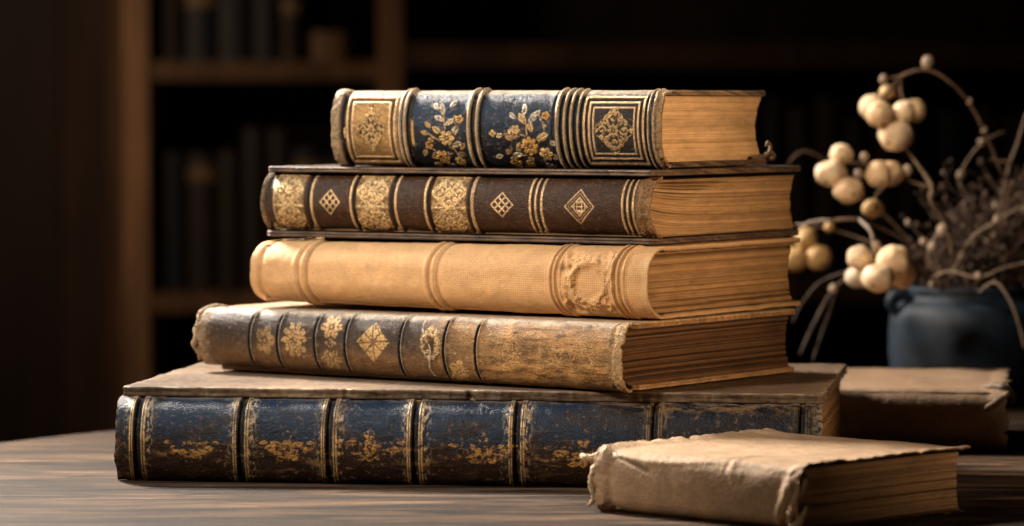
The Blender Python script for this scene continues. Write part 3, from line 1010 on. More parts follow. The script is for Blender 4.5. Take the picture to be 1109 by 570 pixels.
def design3(P_, V, Sg, A):
    L = Layer(P_, (0.63, 0.365, 0.165), 0.62, 0.8)
    w1 = wear_noise(Sg, A, 35, 31)
    w2 = wear_noise(Sg, A, 130, 32)
    L.paint(sm(0.0, 0.5, w1) * 0.35, (0.50, 0.30, 0.13))
    L.paint(sm(0.1, 0.5, -w1) * 0.3, (0.68, 0.47, 0.25))
    # cloth weave
    wv = np.sin(2 * np.pi * Sg / 0.0014) * 0.5 + np.sin(2 * np.pi * A / 0.0014) * 0.5
    amp = 0.35 + 0.65 * sm(400, 560, P_)
    L.h += 0.00009 * wv * amp
    L.c = L.c * (1 + 0.17 * wv * amp * (0.6 + 1.5 * np.clip(w2 + 0.3, 0, 1)))[..., None]

    def ridge(px, wd, hh):
        q = px - 3.0 * np.sin(V * math.pi) + 2.0 * (V - .2)
        L.h += hh * gs(P_, q, wd)
    for px, wd, hh in ((324, 2.6, 0.0011), (333, 3.2, 0.0015), (466, 2.6, 0.0012), (474, 2.4, 0.0011), (600, 1.6, 0.0009), (605, 1.5, 0.0010),
                       (611, 1.8, 0.0010), (668, 1.7, 0.0011), (673.5, 1.5, 0.0010), (680, 2.2, 0.0011)):
        ridge(px, wd, hh)
    for px in (328.5, 338, 470, 479, 602.5, 608, 670.7, 676.5):
        q = px - 3.0 * np.sin(V * math.pi) + 2.0 * (V - .2)
        L.h -= 0.0006 * gs(P_, q, 1.3)
        L.paint(gs(P_, q, 1.5) * 0.45, (0.30, 0.17, 0.07))
    # blistered, wrinkled patch
    env = bx(P_, 612, 666, 4) * bx(V, 0.08, 0.95, 0.08)
    d0 = np.hypot((P_ - 640) / 19, (V - 0.50) / 0.27)
    rg = 1 - np.abs(fbm(Sg * 62, A * 62, 36, 3)) * 3.6
    ring_out = sm(0.75, 1.0, d0)
    L.h += env * ring_out * 0.0015 * np.clip(rg, -0.4, 1)
    d = np.hypot((P_ - 640) / 19, (V - 0.50) / 0.27)
    L.h += 0.0012 * gs(d + 0.35 * w2, 1.0, 0.15) * bx(P_, 612, 668, 3) - 0.0006 * (1 - sm(0.6, 0.9, d))
    hole = np.maximum(gs(np.hypot((P_ - 611.5) / 3.4, (V - 0.30) / 0.055), 0, 1), 0.8 * gs(np.hypot((P_ - 620.5) / 2.0, (V - 0.29) / 0.035), 0, 1))
    hole = np.maximum(hole, 0.7 * gs(np.hypot((P_ - 618) / 2.5, (V - 0.78) / 0.12), 0, 1))
    L.h -= 0.0016 * hole
    L.paint(hole * 0.7, (0.11, 0.055, 0.022), 0.8)
    L.paint(env * ring_out * sm(0.0, 0.5, -rg) * 0.25, (0.34, 0.19, 0.075))
    L.paint(gs(d + 0.2 * w2, 0.72, 0.09) * bx(P_, 612, 668, 3) * 0.2, (0.28, 0.15, 0.06))
    # left end groove and turn-in
    L.h -= 0.0014 * gs(P_, 284.5, 3.0)
    L.paint(gs(P_, 285, 3) * 0.35, (0.33, 0.19, 0.08))
    rim = sm(694, 700, P_)
    L.paint(rim * 0.4, (0.68, 0.48, 0.26))
    # soil
    L.paint(sm(0.28, 0.6, w2) * 0.25, (0.33, 0.19, 0.085))
    L.h += 0.0007 * w1 + 0.00018 * w2
    return L.out()


p3 = wrap_path(b3.T, b3.D, 0.0165, 0.003, 0.00026, 0.0035, 0.001)
tk3 = np.where(p3[:, 0] > 0.02, 0.0030, 0.0022)
shell(b3, 'cover', p3, tk3, design3, M_cloth, 1250, 0, b3.W, zlo=lambda s: 0.0030 * np.clip(1 - s / b3.W, 0, 1),
      zhi=lambda s: b3.T - 0.0018 * np.clip(1 - s / b3.W, 0, 1), end_noise=0.0006, seed=3)
pages(b3, 0.005, b3.W - 0.0035, 0.008, b3.D - 0.005, 0.0033, b3.T - 0.0034, (0.44, 0.255, 0.108), 0.0080, 0.006,
      ((0.94, 0.02, 0.8, -0.1, 1.1), (0.18, 0.013, 0.7, 0.1, 1.1), (0.10, 0.012, 0.8, 0.4, 1.1), (0.07, 0.02, 0.6, -0.1, 0.5)), 3, contrast=0.62, rough_amp=0.0008,
      dark=(0.10, 0.05, 0.02))

# ================================================================== BOOK 2: brown leather with gilt panels
b2 = Book('leather_book', (0.0828, 2.1798), 31.02, 0.2793, 0.1934, b3.z0 + b3.T + 0.0010, 0.0441,
          'brown leather book with gilt scroll panels and lozenges, second from the top')


def design2(P_, V, Sg, A):
    L = Layer(P_, (0.044, 0.0195, 0.0085), 0.36)
    w1 = wear_noise(Sg, A, 50, 21)
    w2 = wear_noise(Sg, A, 160, 22)
    w3 = wear_noise(Sg, A, 420, 23, 3)
    L.paint(sm(0.0, 0.5, w1) * 0.4, (0.075, 0.036, 0.018))
    # cross hatch of fine wear as on calf leather
    hatch = fbm(Sg * 500, A * 90, 24, 3) + fbm(Sg * 90, A * 500, 25, 3)
    L.paint(sm(0.12, 0.5, hatch) * 0.28 * sm(0.75, 0.1, V), (0.12, 0.075, 0.05), 0.42)
    curve = 2.6 * np.sin(V * math.pi * 0.9) - 5.5 * (V - 0.3)
    Q_ = P_ + curve * 0.35

    def panel(x0, x1, seed, v0=0.02, v1=0.985):
        m = bx(Q_, x0, x1, 0.7) * bx(V, v0, v1, 0.01)
        cx = (x0 + x1) / 2
        wx = (x1 - x0) / 2
        U = (Q_ - cx) / wx
        W_ = (V - 0.30) / 0.32
        W2 = (V - 0.78) / 0.28
        f = np.where(V < 0.55, filigree(U, W_, seed, 1.5, 0.11), filigree(U, W2, seed + 9, 1.5, 0.11))
        x = np.where(V < 0.55, np.maximum(gs(np.abs(U) - np.abs(W_), 0, 0.09), gs(np.abs(U) + np.abs(W_), 1.0, 0.09)), gs(np.hypot(U, W2), 0.75, 0.10))
        a1 = np.maximum(arabesque(U * 0.95, W_ * 0.95), x * 0.9)
        a2 = np.maximum(arabesque(U * 0.9, W2 * 0.95), 0)
        hd = np.maximum(stroke(U, V * 2, ((-1.0, 1.12), (1.0, 1.12)), 0.05), stroke(U, V * 2, ((-1.0, 0.10), (1.0, 0.10)), 0.05))
        f = np.maximum(np.maximum(np.where(V < 0.55, a1, a2), hd), f * 0.35)
        L.gold(m * 0.95, (0.24, 0.135, 0.05), 0.0002, 0.4, 0.36)
        L.gold(m * f * 0.9 * sm(-0.4, 0.1, w3 + 0.2), (0.68, 0.47, 0.23), 0.00050, 0.5, 0.28)
        L.paint(m * (1 - f) * sm(-0.15, 0.25, w3 + 0.25 * w2) * 0.8, (0.10, 0.05, 0.02), 0.5)
    for x0, x1, sd in ((300, 332, 211), (388.5, 424, 215), (470.5, 508, 214)):
        panel(x0, x1, sd)
    for px in (341, 383.5, 432, 464, 515.5, 514):
        q = bx(Q_, px - 1.3, px + 1.3, 0.6)
        L.gold(q * sm(-0.5, 0.0, w3 + 0.3), GOLD_PALE, 0.0003)
        L.h += 0.0005 * gs(Q_, px, 3)
    for px in (336.5, 387, 427.5, 468, 511.5):
        L.h -= 0.0009 * gs(Q_, px, 1.6)
        L.paint(gs(Q_, px, 1.7), (0.014, 0.008, 0.005), 0.5)
    for px in (577, 583, 589.5, 677, 682.5, 688.5):
        L.gold(bx(Q_, px - 1.15, px + 1.15, 0.6) * sm(-0.5, -0.1, w3 + 0.2), GOLD_PALE, 0.0002)
    for px in (580, 586, 679.7, 685.5):
        L.h -= 0.0005 * gs(Q_, px, 1.3)
        L.paint(gs(Q_, px, 1.3) * 0.7, (0.014, 0.008, 0.005))
    for cx, wx, wv, cv in ((360, 10.5, 0.21, 0.49), (546, 12, 0.20, 0.49)):
        m = lozenge_lattice((P_ - cx) / wx, (V - cv) / wv, 0.12) * sm(-0.5, 0.0, w3 + 0.25)
        L.gold(m, GOLD_PALE, 0.00012)
    U, W_ = (P_ - 630) / 16.5, (V - 0.50) / 0.29
    r = np.abs(U) + np.abs(W_)
    m = np.maximum(gs(r, 0.95, 0.05), gs(r, 0.74, 0.03) * 0.6)
    m = np.maximum(m, filigree(U, W_, 218, 2.4, 0.16) * (1 - sm(0.52, 0.62, r)))
    L.gold(m * sm(-0.5, 0.0, w3 + 0.25), GOLD_PALE, 0.00012)
    # rubbed tan suede at the right end
    e = sm(688, 694, P_ + 5 * w2)
    L.paint(e * 0.85, (0.30, 0.17, 0.075), 0.75)
    L.h += e * (0.0012 * w2 + 0.0009 * gs(P_, 697, 3))
    L.paint(e * sm(0.0, 0.35, w2) * 0.6, (0.10, 0.05, 0.02), 0.8)
    # left cap
    e = 1 - sm(297, 300, Q_)
    L.paint(e * 0.8, (0.05, 0.03, 0.018), 0.5)
    L.h += -0.0012 * gs(Q_, 294, 2.4) + 0.0010 * gs(Q_, 286, 3)
    L.paint(gs(Q_, 286, 3.0) * sm(-0.4, 0.2, w3 + 0.1), (0.38, 0.25, 0.13), 0.55)
    L.gold(gs(Q_, 300, 1.0), GOLD_PALE)
    L.h += 0.0003 * w1 + 0.00012 * w2
    age(L, Sg, A, 921, (0.16, 0.09, 0.045), 0.8)
    return L.out()


shell(b2, 'spine', round_spine_path(b2.T, 0.013, 0.003, 190, 0.92, 0.0037, b2.T - 0.0037), 0.0018, design2, M_leather, 1300, 0.001, b2.W, end_noise=0.001, seed=2)
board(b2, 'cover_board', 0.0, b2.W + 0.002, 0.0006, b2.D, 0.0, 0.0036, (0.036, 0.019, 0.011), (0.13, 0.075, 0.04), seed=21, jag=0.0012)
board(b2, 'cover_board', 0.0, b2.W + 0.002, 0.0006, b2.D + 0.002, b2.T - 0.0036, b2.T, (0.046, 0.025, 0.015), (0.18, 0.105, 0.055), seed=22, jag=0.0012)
pages(b2, 0.005, b2.W - 0.0015, 0.006, b2.D - 0.006, 0.0044, b2.T - 0.0060, (0.54, 0.33, 0.15), 0.0065, 0.006,
      ((0.93, 0.018, 0.95, 0.02, 0.5), (0.86, 0.014, 0.9, 0.04, 0.42), (0.80, 0.012, 0.85, 0.06, 0.34), (0.72, 0.01, 0.7, 0.0, 0.3), (0.5, 0.008, 0.5, 0, 0.25),
       (0.35, 0.008, 0.5, 0, 0.2), (0.60, 0.008, 0.6, 0.0, 0.25), (0.33, 0.006, 0.3, 0.2, 1.1)), 2,
      contrast=0.60, rough_amp=0.0008, fan=-0.30, dark=(0.09, 0.045, 0.018))

# ================================================================== BOOK 1: navy and gilt, on top
b1 = Book('leather_book', (0.0899, 2.2008), 27.44, 0.2261, 0.1539, b2.z0 + b2.T + 0.0008, 0.0466,
          'small navy leather book with gilt floral panels lying on top of the stack')


def design1(P_, V, Sg, A):
    L = Layer(P_, (0.010, 0.026, 0.055), 0.38)
    w1 = wear_noise(Sg, A, 50, 11)
    w2 = wear_noise(Sg, A, 170, 12)
    w3 = wear_noise(Sg, A, 450, 13, 3)
    curve = 3.2 * np.sin(V * math.pi) - 6.0 * (V - 0.35)
    Q_ = P_ + curve * 0.35
    L.paint(sm(0.1, 0.5, w2) * 0.35, (0.06, 0.085, 0.12), 0.5)
    L.paint(sm(0.36, 0.70, V + 0.18 * w1 + 0.10 * w2) * 0.88, (0.010, 0.009, 0.011), 0.4)  # shade of the lower half painted near-black
    L.paint(sm(0.05, 0.35, fbm(Sg * 40, A * 60, 16, 5)) * 0.5, (0.018, 0.014, 0.013), 0.45)
    L.paint(sm(0.28, 0.5, fbm(Sg * 240, A * 300, 15, 4)) * 0.55 * sm(0.85, 0.3, V), (0.20, 0.22, 0.24), 0.55)
    # ---- gilt end panels
    for k, (x0, x1, dark) in enumerate(((380, 431, 0), (636, 700, 1))):
        m = bx(Q_, x0 - 3, x1 + 3, 0.8) * bx(V, 0.05, 0.985, 0.01)
        if not dark:
            L.gold(m, (0.36, 0.21, 0.08), 0.0001, 0.45, 0.34)
        else:
            L.paint(m, (0.028, 0.022, 0.022), 0.42)
        fr = frame(Q_, V, x0, x1, 0.09, 0.95, 1.3, 0.014)
        fr = np.maximum(fr, frame(Q_, V, x0 + 5.5, x1 - 5.5, 0.16, 0.88, 1.2, 0.013))
        if dark:
            fr = np.maximum(fr, frame(Q_, V, x0 + 10, x1 - 10, 0.225, 0.82, 1.0, 0.012))
        dk = frame(Q_, V, x0 + 2.8, x1 - 2.8, 0.125, 0.915, 0.9, 0.012)
        L.paint(dk * 0.8, (0.03, 0.018, 0.01), 0.5)
        L.h -= 0.0004 * dk
        L.gold(fr * sm(-0.6, -0.1, w3 + 0.25), GOLD_PALE, 0.0004, 0.5, 0.32)
        cx = (x0 + x1) / 2
        U, W_ = (Q_ - cx) / ((x1 - x0) / 2 - 10), (V - 0.52) / 0.31
        r = np.abs(U) * 0.95 + np.abs(W_) * 0.95
        env = 1 - sm(0.95, 1.08, r + 0.10 * np.cos(np.arctan2(W_, U) * 12))
        orn = arabesque(U, W_)
        env = 1 - sm(1.02, 1.10, np.abs(U) + np.abs(W_))
        if not dark:
            L.paint(env * (1 - orn) * 0.9, (0.035, 0.02, 0.012), 0.5)
        L.gold(orn * 0.9 * sm(-0.3, 0.2, w3 + 0.3 * w2 + 0.15), (0.54, 0.35, 0.155), 0.0005, 0.5, 0.32)
        L.paint(m * sm(0.2, 0.55, w2 + 0.3 * w3) * 0.5, (0.10, 0.055, 0.025), 0.5)
    # ---- raised rope bands
    for px, wd, hh in ((437, 2.0, 0.0013), (442.5, 2.4, 0.0017), (511.5, 2.6, 0.0018), (520.5, 2.4, 0.0017), (607, 2.6, 0.0018), (615, 2.2, 0.0015),
                       (622, 2.0, 0.0013), (629.5, 1.6, 0.0010), (705.5, 1.6, 0.0010), (711, 2.0, 0.0008)):
        L.h += hh * gs(Q_, px, wd)
        tw = 0.5 + 0.5 * np.sin(A * 2 * np.pi / 0.0017 + Q_ * 1.2)
        L.h += 0.00018 * tw * gs(Q_, px, wd)
        m = bx(Q_, px - wd * 0.75, px + wd * 0.75, 0.6)
        L.gold(m * sm(-0.6, -0.05, w3 + 0.3), (0.50, 0.36, 0.21), 0.0, 0.2, 0.45)
    for px, wd in ((447.5, 2.6), (516, 1.7), (525.5, 1.6), (602, 1.3), (611.2, 1.2), (618.7, 1.1), (626, 1.1), (633, 1.0), (702.8, 1.0)):
        m = bx(Q_, px - wd, px + wd, 0.6)
        L.paint(m * 0.95, (0.014, 0.009, 0.007), 0.5)
        L.h -= 0.0006 * m
    L.gold(bx(Q_, 448.5, 451.5, 0.6) * bx(V, 0.40, 0.72, 0.03) * 0.9, (0.6, 0.36, 0.12))
    # ---- gilt flowers on the two blue panels
    X, Y = Q_, V * 80.0 + 1.2 * w1
    X = X + 0.9 * w2
    env = np.maximum(gs(np.hypot((Q_ - 486) / 20, (V - 0.58) / 0.42), 0, 1), gs(np.hypot((Q_ - 575) / 26, (V - 0.58) / 0.38), 0, 1))
    env = env * (1 - np.maximum(bx(P_, 0, 452, 2), bx(P_, 604, 900, 2)))
    w4 = fbm(Sg * 800, A * 800, 119, 3)
    brk = sm(-0.42, 0.02, 0.5 * w4 + 0.9 * w2 + 0.5 * w1 + 0.04)
    stems = [((499, 78), (494, 62), (486, 44), (484, 24)), ((494, 62), (480, 54), (468, 46)), ((492, 56), (500, 40), (501, 28)), ((490, 66), (478, 68), (470, 62)),
             ((588, 74), (582, 60), (572, 48), (560, 44)), ((582, 60), (592, 46), (594, 30)), ((574, 50), (574, 34), (570, 22)), ((580, 66), (566, 68), (552, 70)),
             ((560, 44), (548, 46), (538, 45))]
    m = np.zeros_like(P_)
    for st_ in stems:
        m = np.maximum(m, stroke(X, Y, st_, 0.75))
    L.gold(m * brk, (0.50, 0.31, 0.12), 0.0003, 0.45, 0.36)
    leaves = ((484, 26, -1.9, 13, 3.2), (485, 32, -2.7, 12, 3.0), (486, 36, -0.6, 12, 3.0), (482, 46, -2.5, 13, 3.4), (474, 50, 2.6, 10, 2.8), (494, 48, -1.2, 13, 3.4),
              (499, 36, -1.9, 11, 2.8), (478, 66, 2.7, 12, 3.2), (486, 64, 1.9, 12, 3.2), (496, 66, 0.2, 9, 2.6), (468, 46, -2.9, 9, 2.4), (492, 58, -0.3, 11, 3.0),
              (574, 36, -2.2, 15, 3.6), (576, 34, -0.9, 15, 3.6), (571, 26, -1.6, 12, 3.0), (584, 52, -0.5, 15, 3.8), (592, 40, -1.2, 13, 3.2), (566, 48, -2.7, 14, 3.6),
              (572, 54, 2.5, 15, 3.8), (582, 62, 0.4, 13, 3.4), (566, 66, 2.9, 12, 3.0), (588, 60, 1.2, 13, 3.4), (556, 60, 2.4, 10, 2.8), (548, 46, 2.8, 8, 2.2),
              (464, 62, 2.2, 9, 2.4), (470, 40, -2.2, 9, 2.4), (490, 18, -0.9, 10, 2.6), (478, 20, -2.4, 9, 2.4), (500, 62, -0.9, 9, 2.4), (488, 78, 3.0, 10, 2.6), (474, 78, 3.1, 9, 2.4),
              (566, 80, 3.0, 12, 3.0), (584, 78, 0.1, 12, 3.0), (580, 44, -1.9, 12, 3.0), (562, 30, -2.4, 10, 2.6), (582, 28, -0.9, 10, 2.6), (598, 66, 1.0, 8, 2.4), (558, 52, -2.6, 9, 2.4), (545, 68, 2.9, 9, 2.4),
              (594, 34, -2.2, 10, 2.6), (576, 66, 1.9, 10, 3.0), (598, 52, 0.8, 8, 2.4))
    for k, (cx, cy, an, ln, wd) in enumerate(leaves):
        q = leaf(X, Y, cx, cy, an, ln, wd)
        tint = ((0.56, 0.37, 0.16), (0.50, 0.29, 0.10), (0.60, 0.47, 0.30))[k % 3] if cy > 34 else (0.62, 0.52, 0.38)
        L.gold(q * brk, tint, 0.0004, 0.42, 0.38)
    for k, (cx, cy, r_, n_) in enumerate(((487, 50, 8.5, 6), (479, 70, 7.5, 6), (496, 74, 5.5, 5), (467, 58, 4.5, 5), (501, 30, 5, 5), (576, 58, 10, 8), (592, 66, 7.5, 6), (556, 75, 6.5, 6),
                                          (562, 42, 6, 6), (594, 26, 5, 5), (537, 45, 4, 4), (571, 76, 5, 5))):
        U, W_ = (X - cx) / r_, (Y - cy) / r_
        d = np.hypot(U, W_)
        L.paint((1 - sm(1.0, 1.22, d)) * 0.9, (0.012, 0.012, 0.016), 0.45)
        q = rosette(U, W_, n_, 0.26) * (1 - sm(0.9, 1.05, d))
        L.gold(q * sm(-0.5, 0.0, 0.5 * w4 + 0.8 * w2 + 0.2), ((0.62, 0.40, 0.16), (0.56, 0.31, 0.09))[k % 2], 0.0006, 0.45, 0.34)
    ring = gs(np.hypot((Q_ - 560) / 4.5, (V - 0.55) / 0.06), 1.0, 0.28)
    L.gold(ring, GOLD_PALE)
    pale = sm(0.15, 0.4, w2) * env * sm(0.7, 0.35, V) * 0.55
    L.paint(pale * sm(-0.1, 0.3, w4), (0.42, 0.39, 0.35), 0.55)
    # ---- worn ends, and the top edge's highlight painted pale
    e = 1 - sm(370, 375, Q_)
    L.paint(e * 0.9, (0.36, 0.25, 0.145), 0.6)
    L.h += e * (0.0010 + 0.0011 * w2)
    L.h -= 0.0018 * gs(Q_, 375.5, 2.0)
    L.paint(gs(Q_, 375.2, 1.8) * 0.9, (0.02, 0.012, 0.008), 0.6)
    e = sm(709, 713, P_ + 4 * w2)
    L.paint(e * 0.9, (0.38, 0.24, 0.11), 0.65)
    L.h += e * 0.0010 * w2
    ed = np.maximum(1 - sm(0.02, 0.085, V + 0.035 * w2 + 0.02 * w3), 0)
    L.paint(ed * sm(-0.4, 0.1, w3 + 0.35) * 0.8, (0.50, 0.40, 0.28), 0.5)
    L.h += 0.0004 * w1 + 0.00014 * w2
    age(L, Sg, A, 931, (0.22, 0.155, 0.10), 0.9)
    return L.out()


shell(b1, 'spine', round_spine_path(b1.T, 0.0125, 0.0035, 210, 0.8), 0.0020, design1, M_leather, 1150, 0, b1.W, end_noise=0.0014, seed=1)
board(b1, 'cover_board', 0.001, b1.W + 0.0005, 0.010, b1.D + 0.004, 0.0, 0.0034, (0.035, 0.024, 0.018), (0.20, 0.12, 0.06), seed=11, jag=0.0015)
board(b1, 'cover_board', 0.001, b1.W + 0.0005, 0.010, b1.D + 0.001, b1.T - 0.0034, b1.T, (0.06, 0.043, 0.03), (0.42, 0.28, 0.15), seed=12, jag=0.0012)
pages(b1, 0.005, b1.W - 0.0020, 0.006, b1.D - 0.006, 0.0036, b1.T - 0.0036, (0.76, 0.50, 0.255), 0.0080, 0.010,
      ((0.50, 0.006, 0.35, 0.1, 1.1), (0.64, 0.006, 0.35, 0.0, 0.8), (0.28, 0.006, 0.3, -0.1, 0.9)), 1, contrast=0.36, rough_amp=0.0006, dark=(0.22, 0.12, 0.045))
# the frayed curl of leather at the lower fore-edge corner
g = Geo()
q0 = np.array([b1.W + 0.001, b1.D - 0.002, 0.0045]) + b1.off
g.tube([q0 + np.array(k) for k in ((-0.001, -0.022, 0.000), (0.0, -0.012, 0.0008), (0.001, -0.004, 0.0015), (0.001, 0.003, 0.004), (0.0, 0.006, 0.0075), (0.0, 0.002, 0.0095),
                                   (0.0, -0.0005, 0.0070))], [0.0011, 0.0013, 0.0012, 0.0011, 0.0010, 0.0011, 0.0007], 8, 5, (0.22, 0.14, 0.08), 0.3, 3)
g.tube([q0 + np.array(k) for k in ((0, 0.000, 0.003), (0.001, 0.006, 0.003), (0.001, 0.010, 0.0005), (0.0, 0.007, -0.001), (0, 0.003, -0.0005))],
       [0.0011, 0.0012, 0.0012, 0.0011, 0.0008], 8, 5, (0.18, 0.11, 0.06), 0.3, 4)
g.build('torn_corner', M_leather, b1.root, True, 0.65)

# ================================================================== BOOK 6: cream vellum booklet in front
b6 = Book('vellum_book', (0.1513, 1.932), 44.0, 0.1424, 0.143, 0.0003, 0.0342,
          'small cream vellum booklet with crumpled spine ends lying in front of the stack')


def design6(P_, V, Sg, A):
    L = Layer(P_, (0.48, 0.322, 0.195), 0.66, 0.9)
    w1 = wear_noise(Sg, A, 30, 61)
    w2 = wear_noise(Sg, A, 110, 62)
    w3 = wear_noise(Sg, A, 380, 63, 3)
    L.paint(sm(0.05, 0.5, w1) * 0.4, (0.32, 0.225, 0.14))
    near = sm(b6.D - 0.030, b6.D - 0.012, A)
    L.paint(sm(0.2, 0.55, w2) * 0.22, (0.36, 0.25, 0.15))
    L.h += 0.0006 * w1 + 0.00018 * w2
    # soft folds across the spine
    L.h += 0.0006 * gs(P_ + 4 * w1, 792, 4) * sm(0.30, 0.0, V) * near - 0.0006 * gs(P_ + 4 * w1, 786, 3) * sm(0.35, 0.0, V) * near
    L.h += 0.0008 * gs(V + 0.05 * np.sin(P_ / 30), 0.08, 0.05)
    # crease under the left cap
    t = (P_ - 668) / 40
    L.h -= 0.0012 * gs(V - 0.10 - 0.22 * t - 0.06 * w1, 0, 0.035) * bx(P_, 662, 704, 5)
    L.paint(gs(V - 0.10 - 0.22 * t - 0.06 * w1, 0, 0.04) * bx(P_, 662, 704, 5) * 0.5, (0.22, 0.15, 0.09))
    # crumpled ends
    e0 = 1 - sm(652, 668, P_)
    e1 = sm(850, 864, P_)
    for e, sd in ((e0, 66), (e1, 67)):
        rg = 1 - np.abs(fbm(Sg * 50, A * 62, sd, 3)) * 3.0
        L.h += e * (0.0020 * rg * 0.6 + 0.0008)
        L.paint(e * sm(0.2, 0.8, -rg + 0.3) * 0.6, (0.25, 0.16, 0.085))
    L.h -= 0.0016 * gs(P_, 663, 4) * sm(0.05, 0.2, V)
    L.h += 0.0018 * gs(P_ + 18 * (V - 0.5) + 3 * w2, 852, 5) * sm(0.1, 0.4, V)
    L.h -= 0.0015 * gs(P_ + 18 * (V - 0.5) + 3 * w2, 862, 3.5) * sm(0.1, 0.4, V)
    # undulating cover edges
    L.h += 0.0010 * np.sin(A * 80 + 1) * sm(0.02, 0.0, A) * 0
    return L.out()


p6 = wrap_path(b6.T, b6.D, 0.0075, 0.0025, 0.0003, 0.0022, 0.003)
shell(b6, 'cover', p6, 0.0011, design6, M_vellum, 560, -0.002, b6.W + 0.0015, zhi=lambda s: b6.T + 0.0004 * np.clip(1 - s / b6.W, 0, 1) ** 1.5, end_noise=0.0011, seed=6)
pages(b6, 0.004, b6.W - 0.003, 0.004, b6.D - 0.003, 0.0016, b6.T - 0.0016, (0.74, 0.48, 0.27), 0.002, 0.002,
      ((0.34, 0.016, 0.9, -0.1, 1.1), (0.52, 0.01, 0.5, 0.1, 1.1), (0.2, 0.012, 0.6, 0.2, 1.1)), 6, contrast=0.6, dark=(0.07, 0.035, 0.016))
g = Geo()
o6 = b6.off
for k, pts in enumerate((((0.004, 0.010, 0.031), (-0.003, 0.006, 0.0312), (-0.008, 0.003, 0.029), (-0.0125, 0.001, 0.0285), (-0.016, 0.002, 0.0295)),
                         ((0.004, 0.004, 0.0285), (-0.001, 0.000, 0.026), (-0.003, -0.003, 0.021), (-0.0035, -0.003, 0.014), (-0.003, -0.002, 0.007), (-0.006, -0.003, 0.0028)),
                         ((0.020, 0.003, 0.0300), (0.012, 0.002, 0.0300), (0.004, 0.002, 0.0305), (-0.002, 0.004, 0.030)))):
    g.tube([np.array(p) + o6 for p in pts], [0.0022, 0.0026, 0.0020, 0.0022, 0.0014, 0.0010][:len(pts)], 9, 6, (0.50, 0.37, 0.23), 0.45, 60 + k)
g.build('torn_flap', M_vellum, b6.root, True, 0.6)
g = Geo()
for k, pts in enumerate((((b6.W, 0.004, 0.030), (b6.W + 0.002, 0.001, 0.024), (b6.W - 0.001, -0.002, 0.017), (b6.W - 0.003, -0.003, 0.010), (b6.W - 0.006, -0.002, 0.003)),
                         ((b6.W + 0.002, 0.003, 0.014), (b6.W + 0.003, 0.000, 0.009), (b6.W + 0.001, -0.002, 0.0042), (b6.W - 0.004, -0.002, 0.0024)))):
    g.tube([np.array(p) + o6 for p in pts], [0.0012, 0.0022, 0.0026, 0.0024, 0.0014][:len(pts)], 9, 6, (0.50, 0.36, 0.21), 0.5, 70 + k)
g.build('torn_flap', M_vellum, b6.root, True, 0.6)

# ================================================================== BOOK 7: vellum volume behind, right
b7 = Book('vellum_book', (0.318, 2.370), 8.0, 0.290, 0.190, 0.0003, 0.0400,
          'beige vellum volume with torn cover corner, behind the stack in front of the jar')


def design7(P_, V, Sg, A):
    L = Layer(P_, (0.29, 0.182, 0.108), 0.66, 0.9)
    w1 = wear_noise(Sg, A, 25, 71)
    w2 = wear_noise(Sg, A, 100, 72)
    L.paint(sm(0.0, 0.5, w1) * 0.4, (0.36, 0.26, 0.18))
    L.paint(sm(0.5, 1.0, V + 0.2 * w1) * 0.45, (0.24, 0.155, 0.09))
    L.h += 0.0008 * w1 + 0.0002 * w2
    e = sm(1068, 1085, P_)
    L.h += e * 0.0030 * np.sin(V * 7 + 1.0) * 0.6
    L.paint(e * 0.5, (0.2, 0.13, 0.075))
    return L.out()


p7 = wrap_path(b7.T, b7.D, 0.0145, 0.002, 0.0005, 0.003, 0.002)
shell(b7, 'cover', p7, 0.0012, design7, M_vellum, 420, 0, b7.W, end_noise=0.004, seed=7)
pages(b7, 0.004, b7.W - 0.010, 0.006, b7.D - 0.004, 0.0018, b7.T - 0.0018, (0.12, 0.075, 0.04), 0.004, 0.004, ((0.4, 0.02, 0.9, -0.1, 1.1),), 7, contrast=0.8, nx=140)
g = Geo()
o7 = b7.off
for k, pts in enumerate((((b7.W - 0.016, 0.030, b7.T - 0.001), (b7.W - 0.010, 0.018, b7.T + 0.001), (b7.W - 0.002, 0.010, b7.T + 0.001), (b7.W + 0.004, 0.010, b7.T - 0.004),
                          (b7.W + 0.003, 0.014, b7.T - 0.010)),
                         ((b7.W - 0.020, 0.004, b7.T - 0.008), (b7.W - 0.013, 0.001, b7.T - 0.012), (b7.W - 0.006, 0.001, b7.T - 0.008), (b7.W + 0.002, 0.004, b7.T - 0.002)))):
    g.tube([np.array(p) + o7 for p in pts], [0.002, 0.003, 0.003, 0.0025, 0.0015][:len(pts)], 9, 6, (0.17, 0.115, 0.07), 0.4, 80 + k)
g.build('torn_flap', M_vellum, b7.root, True, 0.6)

# ------------------------------------------------------------------ the blue jar
JD = 2.76
jc = P(1046, 430, JD)
JX, JY = jc.x, jc.y
jar = thing('stoneware_jar', (JX, JY, 0.0003), 0, 'squat blue grey stoneware jar with small lug holding dry twigs', 'jar')


